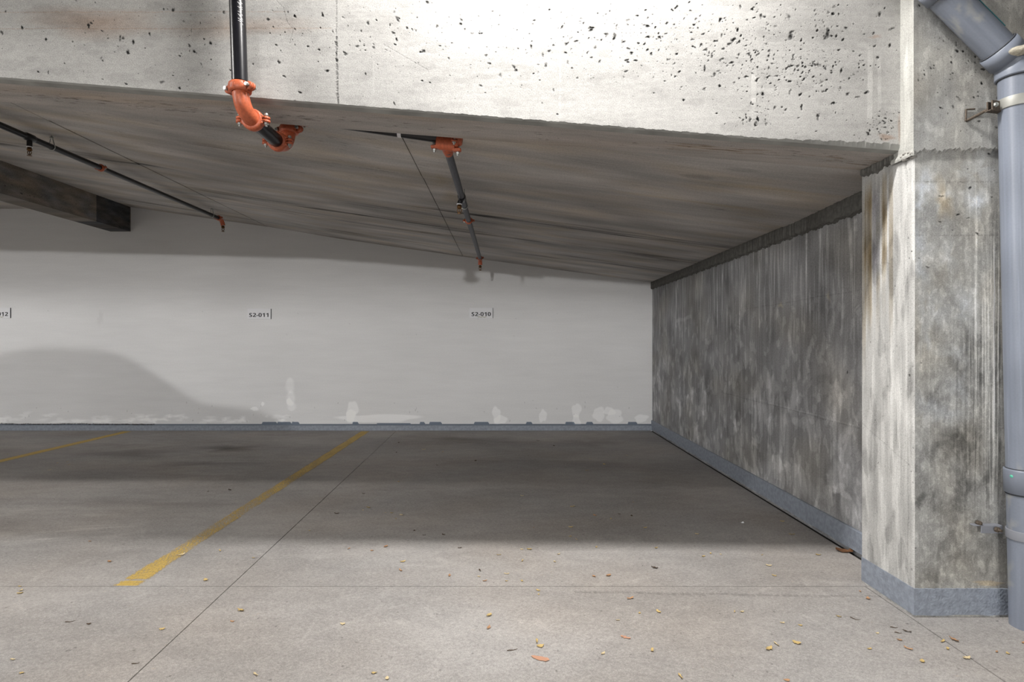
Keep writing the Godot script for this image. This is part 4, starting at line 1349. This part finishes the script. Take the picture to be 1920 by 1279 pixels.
# =====================================================================================================
func drain_pipe() -> void:
	var t := thing("drain_pipe", "large blue-grey plastic drain pipe clamped to the pillar at the right edge", "pipe")
	var R := 0.0575
	var D := -2.2
	var X := func(y: float) -> float: return 2.016 - 0.0214 * y      # y above the floor
	var P := func(y: float) -> Vector3: return Vector3(2.016 - 0.0214 * y, y, D)
	# grey plastic with chalky runs
	var p := Paint.new(0.36, 2.2, 340.0, 808)
	p.noise(0.02, 0.7, 0.04, 1, 3)
	p.noise(0.3, 0.5, 0.05, 2, 3)
	p.noise(0.01, 0.01, 0.02, 3, 2)
	for s in 26:
		p.drip(p.r.randf() * 0.36, 0.2 + 1.2 * p.r.randf(), 0.8 + 1.3 * p.r.randf(), 0.002 + 0.004 * p.r.randf(), 0.12)
	for s in 26:
		p.blob(p.r.randf() * 0.36, 0.1 + 0.5 * p.r.randf(), 0.008 + 0.03 * p.r.randf(), 0.01 + 0.05 * p.r.randf(), 0.05, 0.7, 0.7, 0.0, 0.5)
	var im := p.picture(Color(0.475, 0.50, 0.55), Color(0.45, 0.48, 0.535), Color(0.56, 0.56, 0.545))
	var pvc := StandardMaterial3D.new()
	pvc.albedo_texture = ImageTexture.create_from_image(im)
	pvc.roughness = 0.36
	pvc.uv1_scale = Vector3(1, 0.45, 1)
	var pvc_plain := plain(Color(0.475, 0.50, 0.55), 0.38)
	pipe(t, "pipe", [P.call(-0.0), P.call(0.6), P.call(1.4), P.call(2.125)], R, pvc)
	# spigot collar half way down
	var st := begin()
	var up: Vector3 = (P.call(2.0) - P.call(0.0)).normalized()
	var f := frame(P.call(0.565), up, Vector3.RIGHT)
	lathe(st, f, [Vector2(R, 0.047), Vector2(R + 0.0065, 0.045), Vector2(R + 0.0075, 0.04), Vector2(R + 0.0075, -0.045), Vector2(R, -0.049)], 40)
	var col := piece("collar", done(st), pvc_plain, t)
	st = begin()
	lathe(st, frame(P.call(0.515), up, Vector3.RIGHT), [Vector2(R, 0.002), Vector2(R + 0.003, 0.001), Vector2(R + 0.003, -0.003), Vector2(R, -0.004)], 36)
	piece("gasket", done(st), M.gasket, col)
	st = begin()
	lathe(st, frame(P.call(0.613), up, Vector3.RIGHT), [Vector2(R, 0.002), Vector2(R + 0.002, 0.001), Vector2(R + 0.002, -0.002), Vector2(R, -0.003)], 36)
	piece("gasket", done(st), M.gasket, col)
	# top elbow: socket, bend and the sloping pipe
	var knee := Vector3(X.call(2.166), 2.166, D)
	var slope := Vector3(-1, 1, 0).normalized()
	st = begin()
	lathe(st, frame(P.call(2.155), up, Vector3.RIGHT), [Vector2(R, -0.036), Vector2(R + 0.008, -0.034), Vector2(R + 0.009, -0.03), Vector2(R + 0.009, 0.045), Vector2(R, 0.05)], 40)
	tube(st, arc(P.call(2.14), knee + Vector3(0, 0.01, 0), knee + slope * 0.085, 8), R + 0.004, 32)
	lathe(st, frame(knee + slope * 0.06, slope, Vector3.BACK), [Vector2(R, -0.02), Vector2(R + 0.009, -0.02), Vector2(R + 0.009, 0.038), Vector2(R + 0.001, 0.042)], 40)
	var elbow := piece("elbow", done(st), pvc_plain, t)
	st = begin()
	lathe(st, frame(P.call(2.119), up, Vector3.RIGHT), [Vector2(R, 0.003), Vector2(R + 0.0035, 0.002), Vector2(R + 0.0035, -0.002), Vector2(R, -0.003)], 36)
	piece("gasket", done(st), M.gasket, elbow)
	st = begin()
	lathe(st, frame(knee + slope * 0.1035, slope, Vector3.BACK), [Vector2(R, -0.0015), Vector2(R + 0.006, -0.001), Vector2(R + 0.006, 0.001), Vector2(R, 0.0015)], 36)
	piece("gasket", done(st), M.gasket, elbow)
	pipe(t, "sloping_pipe", [knee + slope * 0.08, knee + slope * 0.3, knee + slope * 0.9], R - 0.001, pvc)
	st = begin()
	lathe(st, frame(knee + slope * 0.40, slope, Vector3.BACK), [Vector2(R - 0.001, -0.003), Vector2(R + 0.005, -0.002), Vector2(R + 0.006, 0.05), Vector2(R, 0.055)], 40)
	piece("collar", done(st), pvc_plain, t)
	# foam and mortar crust squeezed out round the top socket
	st = begin()
	st.set_smooth_group(0)
	var rows := 9
	var cols := 46
	var grid := []
	for i in rows + 1:
		var row := []
		for k in cols:
			var a := TAU * k / cols
			var lump := 0.5 + 0.25 * sin(a * 3.0 + 1.0) + 0.16 * sin(a * 6.0 + 0.6 * i) + 0.10 * sin(a * 13.0 + i * 0.7)
			var h := float(i) / rows
			var rr := R + 0.010 + (0.012 + 0.016 * lump) * sin(PI * clampf(h + 0.05, 0, 1))
			row.append(P.call(2.200) + Vector3(-0.010 + cos(a) * rr, (h - 0.3) * (0.030 + 0.022 * lump) + 0.010 * sin(a * 2.0 + 0.7), sin(a) * rr))
		for k in row.size():
			row[k].z = maxf(row[k].z, D - 0.058)
		grid.append(row)
	for i in rows:
		for k in cols:
			var j := (k + 1) % cols
			quad(st, grid[i + 1][k], grid[i + 1][j], grid[i][j], grid[i][k])
	piece("mortar_crust", done(st), M.crust, t)
	# chalky run below the crust on the left of the socket
	# pipe clamps
	clamp_ring(t, P.call(2.022), up, R, true)
	clamp_ring(t, P.call(0.358), up, R, false)
	# teal lettering marks printed along the pipe
	for word in 6:
		st = begin()
		for k in range(word * 6, word * 6 + 5):
			var y := 0.95 + k * 0.033
			var a := 0.20
			var c: Vector3 = P.call(y)
			for j in 2:
				var q := [c + Vector3(sin(a - 0.05) * (R + 0.0006), 0.007 - j * 0.011, cos(a - 0.05) * (R + 0.0006)), c + Vector3(sin(a + 0.05) * (R + 0.0006), 0.007 - j * 0.011 + 0.002 * (k % 3), cos(a + 0.05) * (R + 0.0006)),
					c + Vector3(sin(a + 0.05) * (R + 0.0006), 0.002 - j * 0.011, cos(a + 0.05) * (R + 0.0006)), c + Vector3(sin(a - 0.05) * (R + 0.0006), 0.003 - j * 0.011, cos(a - 0.05) * (R + 0.0006))]
				quad(st, q[0], q[1], q[2], q[3])
		piece("print", done(st), M.teal, t)
	st = begin()
	tube(st, [knee + slope * 0.15 + Vector3(0.030, 0.030, 0.0395), knee + slope * 0.5 + Vector3(0.030, 0.030, 0.0395)], 0.0015, 6)
	piece("print", done(st), M.teal, t)
	st = begin()
	lathe(st, frame(P.call(0.585) + Vector3(-0.060, 0.0, 0.012), Vector3(-0.97, 0, 0.25), Vector3.UP), [Vector2(0.0001, 0.006), Vector2(0.006, 0.004), Vector2(0.008, 0.0)], 10)
	piece("paint_fleck", done(st), M.green_paint, t)

func clamp_ring(t: Node3D, at: Vector3, up: Vector3, R: float, upper: bool) -> void:
	var m: Material = plain(Color(0.60, 0.60, 0.58), 0.5, 0.35) if upper else plain(Color(0.50, 0.51, 0.54), 0.6)
	var st := begin()
	var h := 0.020 if upper else 0.018
	var f := frame(at, up, Vector3.RIGHT)
	lathe(st, f, [Vector2(R, -h), Vector2(R + 0.0035, -h), Vector2(R + 0.0040, -h * 0.9), Vector2(R + 0.0040, h * 0.9), Vector2(R + 0.0035, h), Vector2(R, h)], 40)
	var c := piece("clamp", done(st), m, t)
	st = begin()
	var wall := -COL_F + (0.011 if upper else 0.0)
	if upper:
		soft_box(st, Transform3D(Basis(Vector3.UP, 0.25), at + Vector3(-0.078, -0.006, -0.004)), Vector3(0.042, 0.040, 0.006), 0.001)
		soft_box(st, Transform3D(Basis(Vector3.UP, 0.25), at + Vector3(-0.078, -0.004, -0.022)), Vector3(0.050, 0.036, 0.006), 0.001)
		soft_box(st, Transform3D(Basis(Vector3.UP, 0.2), at + Vector3(-0.078, -0.024, -0.013)), Vector3(0.060, 0.005, 0.024), 0.001)
		tube(st, [at + Vector3(-0.10, -0.016, -0.02), Vector3(at.x - 0.135, at.y - 0.036, wall + 0.012), Vector3(at.x - 0.145, at.y - 0.040, wall + 0.002)], 0.006, 10)
		tube(st, [Vector3(at.x - 0.148, at.y - 0.042, wall + 0.006), Vector3(at.x - 0.146, at.y + 0.004, wall + 0.006), Vector3(at.x - 0.112, at.y + 0.006, wall + 0.006)], 0.0035, 8)
		piece("bracket", done(st), M.rust, c)
		st = begin()
		lathe(st, frame(at + Vector3(-0.084, -0.004, 0.0), Vector3(0.1, 0, 1), Vector3.UP), [Vector2(0.0001, 0.010), Vector2(0.008, 0.008), Vector2(0.010, 0.002), Vector2(0.010, -0.002)], 6, false)
		piece("bolt", done(st), M.zinc, c)
		return
	soft_box(st, Transform3D(Basis(), Vector3(at.x - 0.085, at.y, wall + 0.022)), Vector3(0.085, 0.030, 0.005), 0.001)
	soft_box(st, Transform3D(Basis(), Vector3(at.x - 0.100, at.y + 0.015, wall + 0.012)), Vector3(0.110, 0.004, 0.024), 0.001)
	piece("bracket", done(st), m, c)
	st = begin()
	lathe(st, frame(Vector3(at.x - 0.128, at.y + 0.022, wall + 0.012), Vector3(-0.1, 0.2, 1), Vector3.UP), [Vector2(0.0001, 0.014), Vector2(0.007, 0.012), Vector2(0.010, 0.004), Vector2(0.010, -0.006)], 8, false)
	piece("bolt", done(st), M.rust, c)
	st = begin()
	lathe(st, frame(Vector3(at.x - 0.072, at.y + 0.002, wall + 0.028), Vector3(0.2, 0.0, 1), Vector3.UP), [Vector2(0.0001, 0.022), Vector2(0.006, 0.021), Vector2(0.006, 0.010), Vector2(0.011, 0.009), Vector2(0.011, 0.0), Vector2(0.0001, 0.0)], 8, false)
	piece("bolt", done(st), M.rust, c)


# =====================================================================================================
func bay_signs() -> void:
	var font := SystemFont.new()
	font.font_names = PackedStringArray(["Droid Sans"])
	font.font_weight = 700
	var z := -BACK_D
	for o in [[-0.32, 1.466, "S2-010", "white number plate S2-010 on the wall above the middle bay", true, 0.290], [-3.09, 1.455, "S2-011", "white number plate S2-011 on the wall above the left bay", false, 0.290], [-6.345, 1.467, "S2-012", "white number plate ending in 012 cut by the left edge", true, 0.295]]:
		var w: float = o[5]
		var t := thing("bay_sign", o[3], "sign", Vector3(o[0], o[1], z), "bay number plates on the rear wall")
		var st := begin()
		soft_box(st, Transform3D(Basis(), Vector3(0, 0, 0.006)), Vector3(w, 0.132, 0.012), 0.0015)
		piece("plate", done(st), M.white_label, t)
		st = begin()
		soft_box(st, Transform3D(Basis(), Vector3(w / 2 + 0.002, 0, 0.004)), Vector3(0.005, 0.128, 0.008), 0.001)
		piece("edge_strip", done(st), M.gasket, t)
		var tm := TextMesh.new()
		tm.text = o[2]
		tm.font = font
		tm.font_size = 64
		tm.pixel_size = 0.001
		tm.depth = 0.001
		tm.curve_step = 0.6
		var ink := piece("lettering", tm, M.ink, t)
		var box_size := tm.get_aabb().size
		var s := 0.240 / maxf(box_size.x, 0.001)
		ink.transform = Transform3D(Basis().scaled(Vector3(s, 0.050 / maxf(box_size.y, 0.001), 1.0)), Vector3(0.002, -0.015, 0.0125))
		if o[4]:
			st = begin()
			for k in 9:
				soft_box(st, Transform3D(Basis(Vector3.BACK, 0.5 * sin(k * 2.0)), Vector3(-0.035 + k * 0.012, -0.050 + 0.003 * sin(k * 1.7), 0.0122)), Vector3(0.013, 0.007, 0.0006), 0.0001)
			piece("rubbed_mark", done(st), plain(Color(0.66, 0.65, 0.55), 0.9), t)


# =====================================================================================================
func leaf_mesh(length: float, wide: float, curl: float, notch: float, s: int) -> ArrayMesh:
	var r := RandomNumberGenerator.new()
	r.seed = s
	var st := begin()
	var n := 7
	var rows := []
	for i in n + 1:
		var t := float(i) / n
		var half := wide * 0.5 * pow(sin(PI * clampf(t * 0.92 + 0.04, 0, 1)), 0.8) * (1.0 + notch * (r.randf() - 0.6))
		var y := curl * (2.0 * t - 1.0) * (2.0 * t - 1.0) + 0.0012
		var x := (t - 0.5) * length
		var bend := 0.05 * length * sin(t * 2.2)
		rows.append([Vector3(x, y + curl * 0.6, bend - half), Vector3(x, y * 0.6 + 0.0004, bend), Vector3(x, y + curl * 0.5 * r.randf(), bend + half)])
	st.set_smooth_group(0)
	for i in n:
		for k in 2:
			quad(st, rows[i][k], rows[i + 1][k], rows[i + 1][k + 1], rows[i][k + 1])
	return done(st)

func litter() -> void:
	var yellow := plain(Color(0.76, 0.66, 0.44), 0.75)
	var ochre := plain(Color(0.70, 0.54, 0.40), 0.8)
	var brown := plain(Color(0.30, 0.23, 0.17), 0.85)
	var pale := plain(Color(0.80, 0.73, 0.58), 0.8)
	var red := plain(Color(0.74, 0.56, 0.46), 0.85)
	for m in [yellow, ochre, pale, red]:
		m.backlight_enabled = true
		m.backlight = Color(0.12, 0.10, 0.06)
	var shapes := []
	for k in 5:
		shapes.append(leaf_mesh(0.014 + 0.002 * k, 0.009 + 0.0016 * (k % 3), 0.0015 + 0.0004 * k, 1.1, 50 + k))
	var spots := {
		"yellow": [-1.71,1.97, -1.61,1.89, -1.32,2.18, -0.83,1.88, -1.09,2.33, -2.19,2.56, -2.15,2.52, -2.13,2.49, -1.51,3.0, -1.68,2.94, -1.29,2.9, -1.15,3.32, -4.9,5.58, -4.03,5.22, -3.93,5.11, -3.93,4.89, -4.09,5.18, -1.39,2.63, 0.11,4.07, 0.44,3.8, 0.87,3.91, 0.79,5.36, 0.88,5.12, 0.69,4.88, 1.17,5.53, -0.78,3.67, -0.74,3.66, -0.67,3.62, -0.69,3.54, -0.92,3.78, -0.94,3.72, 0.38,3.38, 0.36,3.22, 0.39,3.17, 0.82,3.37, 0.65,3.54, 0.08,3.02, 0.12,3.02, -0.04,2.94, 0.27,2.95, 0.48,3.05, 0.8,3.04, 0.24,2.85, 0.08,2.86, -0.52,2.85, -0.13,2.67, 0.0,2.62, 0.07,2.62, 0.0,2.7, 0.14,2.52, 0.14,2.48, -0.64,2.22, -0.07,2.29, 0.11,2.09, 0.34,2.01, 0.52,2.03, -0.44,1.89, -0.39,1.86, 0.57,1.87, 0.62,2.32, 0.44,2.25, 0.54,2.31, -0.85,4.48, -0.85,5.83, -0.64,5.7, 1.06,2.96, 1.11,2.95, 1.01,2.92, 1.32,2.94, 1.29,2.8, 1.26,2.68, 1.61,2.94, 1.09,3.26, 1.63,3.25, 1.69,3.49, 1.08,2.23, 1.14,2.21, 1.06,2.08, 0.98,2.07, 0.94,2.04, 1.3,2.04, 1.4,2.15, 1.43,1.96, 1.6,2.09, 1.6,1.98, 1.58,2.04, 1.77,2.01, 0.96,2.32, 0.93,2.32, 1.33,2.28],
		"ochre": [-1.08,2.24, -2.3,3.14, -1.99,2.85, 0.16,3.37, 0.56,3.61, -0.84,3.03, -0.71,3.0, -0.65,3.06, -0.51,2.74, -0.27,2.68, -0.1,2.62, 0.41,2.67, 0.48,2.68, 0.53,2.44, -0.07,2.19, 1.56,2.51, 1.55,2.44, 1.45,2.1, 1.44,2.04, 1.65,2.1, 1.74,2.02, 0.91,1.85, 1.89,2.08],
		"brown": [-1.09,3.65, -2.06,4.23, -2.2,4.19, -1.63,2.22, -0.54,3.32, -0.47,3.24, -0.36,3.25, -0.25,3.04, 0.72,3.64, 0.79,3.6, -0.13,2.74, 0.72,2.77, -1.04,4.13, -0.62,5.08, -0.29,5.27, 0.35,6.35, 0.5,6.03, 0.21,5.53, -1.1,5.67, -1.18,6.22, 1.52,2.16]}
	var count := 0
	var zones := {}
	for kind in spots:
		var list: Array = spots[kind]
		for i in range(0, list.size(), 2):
			var x: float = list[i]
			var d: float = list[i + 1]
			var o := piece("fallen_leaf", shapes[count % 5], {"yellow": yellow if count % 3 else pale, "ochre": ochre, "brown": brown}[kind])
			var s := 0.85 + 0.8 * rng.randf() + (0.25 if d > 4.0 else 0.0)
			o.transform = Transform3D(Basis(Vector3.UP, rng.randf() * TAU).scaled(Vector3.ONE * s), Vector3(x, 0.0004, -d))
			var tone: String = {"yellow": "pale yellow leaf scrap", "ochre": "orange-brown leaf scrap", "brown": "dark brown leaf scrap"}[kind]
			var across := "left of the yellow line" if x < -1.79 else "by the long joint" if x < -0.9 else "in mid bay" if x < 0.25 else "right of mid bay" if x < 0.95 else "near the pillar"
			var deep := "deep in shade" if d > 4.5 else "in shade" if d > 3.05 else "just outside the shadow" if d > 2.6 else "on bright floor" if d > 2.2 else "on the nearest floor"
			var key := "%s %s %s" % [tone, deep, across]
			if not zones.has(key): zones[key] = []
			zones[key].append(o)
			o.set_meta("category", "leaf")
			o.set_meta("group", tone + "s scattered on the floor")
			count += 1
	var order := ["leftmost", "second from left", "third from left", "fourth from left", "fifth from left", "sixth from left", "seventh from left", "eighth from left", "ninth from left", "tenth from left", "eleventh from left", "twelfth from left"]
	for key in zones:
		var list: Array = zones[key]
		list.sort_custom(func(a: Node3D, b: Node3D) -> bool: return a.position.x / -a.position.z < b.position.x / -b.position.z)
		for k in list.size():
			list[k].set_meta("label", key if list.size() == 1 else "%s, %s" % [key, order[k] if k < list.size() - 1 else "rightmost"])
	# the few larger ones
	var big := func(called: String, x: float, d: float, length: float, wide: float, curl: float, turn: float, m: Material, label: String, cat: String) -> void:
		var o := piece(called, leaf_mesh(length, wide, curl, 1.2, int(x * 100.0) + 900), m)
		o.transform = Transform3D(Basis(Vector3.UP, turn), Vector3(x, 0.0004, -d))
		tag(o, label, cat)
	big.call("fallen_leaf", 0.122, 2.058, 0.027, 0.016, 0.004, 0.3, yellow, "curled yellow leaf just behind the reddish strip of bark", "leaf")
	big.call("bark_strip", 0.117, 1.98, 0.066, 0.028, 0.0015, -0.35, red, "reddish strip of bark, largest scrap on the aisle floor", "bark")
	big.call("bark_strip", 0.443, 2.12, 0.038, 0.018, 0.0015, -0.5, red, "short brown strip of bark right of the large reddish one", "bark")
	big.call("fallen_leaf", 1.775, 2.99, 0.085, 0.045, 0.012, -0.2, plain(Color(0.45, 0.31, 0.20), 0.7), "large curled brown leaf against the side kerb by the pillar", "leaf")
	big.call("paper_scrap", 1.43, 3.455, 0.020, 0.016, 0.006, 0.4, M.white_label, "tiny white paper scrap alone on the shaded floor", "litter")
	var twig := func(x: float, d: float, length: float, turn: float, bow: float, label: String) -> void:
		var st := begin()
		var pts := []
		for k in 6:
			var u := k / 5.0
			pts.append(Vector3((u - 0.5) * length, 0.0018 + 0.001 * sin(u * 7.0), bow * sin(PI * u)))
		tube(st, pts, [0.0012, 0.0015, 0.0014, 0.0012, 0.0010, 0.0006], 6)
		var o := piece("twig", done(st), brown)
		o.transform = Transform3D(Basis(Vector3.UP, turn), Vector3(x, 0, -d))
		tag(o, label, "twig")
	twig.call(1.387, 2.264, 0.036, -0.7, 0.008, "bent dark twig on the floor left of the pillar corner")
	twig.call(1.493, 2.194, 0.026, -0.2, 0.002, "short straight dark twig below the pillar corner")
	twig.call(1.481, 2.153, 0.024, -0.3, 0.001, "short dark twig in front of the other near the pillar")
	twig.call(-1.719, 2.242, 0.034, 0.35, 0.006, "dark curled twig on the floor at the lower left")
	twig.call(0.02, 2.034, 0.040, 0.3, 0.003, "thin dark twig lying left of the curled yellow leaf")
	twig.call(-1.27, 1.948, 0.024, 0.3, 0.002, "tiny dark twig near the long floor joint")


# a saloon standing in the aisle to the left behind the camera: its shadow falls on the foot of the rear wall
func parked_car() -> void:
	var t := thing("car", "dark grey saloon car parked in the aisle behind the camera", "car", Vector3(-5.25, 0, 2.0))
	var paint := plain(Color(0.20, 0.21, 0.23), 0.3, 0.3)
	var glass := plain(Color(0.05, 0.06, 0.07), 0.1)
	var rubber := plain(Color(0.05, 0.05, 0.05), 0.9)
	var hull := func(outline: Array, half: float, top_half: float, top_y: float) -> ArrayMesh:
		var st := begin()
		st.set_smooth_group(-1)
		var n := outline.size()
		var w := func(p: Vector2) -> float: return lerpf(half, top_half, clampf((p.y - 0.85) / (top_y - 0.85), 0, 1))
		for i in n:
			var a: Vector2 = outline[i]
			var b: Vector2 = outline[(i + 1) % n]
			quad(st, Vector3(a.x, a.y, -w.call(a)), Vector3(b.x, b.y, -w.call(b)), Vector3(b.x, b.y, w.call(b)), Vector3(a.x, a.y, w.call(a)))
		var poly := PackedVector2Array(outline)
		var tri := Geometry2D.triangulate_polygon(poly)
		for s in [-1.0, 1.0]:
			for k in tri:
				var p: Vector2 = outline[k]
				st.set_uv(p)
				st.add_vertex(Vector3(p.x, p.y, s * w.call(p)))
		return done(st)
	piece("body", hull.call([Vector2(-2.15, 0.30), Vector2(-2.18, 0.75), Vector2(-2.0, 0.95), Vector2(-1.35, 0.98), Vector2(0.85, 0.95), Vector2(1.75, 0.82), Vector2(2.05, 0.66), Vector2(2.08, 0.30)], 0.90, 0.82, 1.0), paint, t)
	piece("cabin", hull.call([Vector2(-1.45, 0.97), Vector2(-0.85, 1.38), Vector2(-0.45, 1.455), Vector2(0.15, 1.44), Vector2(0.45, 1.36), Vector2(1.10, 0.94)], 0.82, 0.62, 1.45), glass, t)
	for x in [-1.32, 1.32]:
		for z in [-0.80, 0.80]:
			var st := begin()
			lathe(st, frame(Vector3(x, 0.32, z), Vector3.BACK, Vector3.RIGHT), [Vector2(0.01, -0.09), Vector2(0.22, -0.10), Vector2(0.30, -0.10), Vector2(0.32, -0.07), Vector2(0.32, 0.07), Vector2(0.30, 0.10), Vector2(0.22, 0.10), Vector2(0.01, 0.09)], 28)
			piece("wheel", done(st), rubber, t)
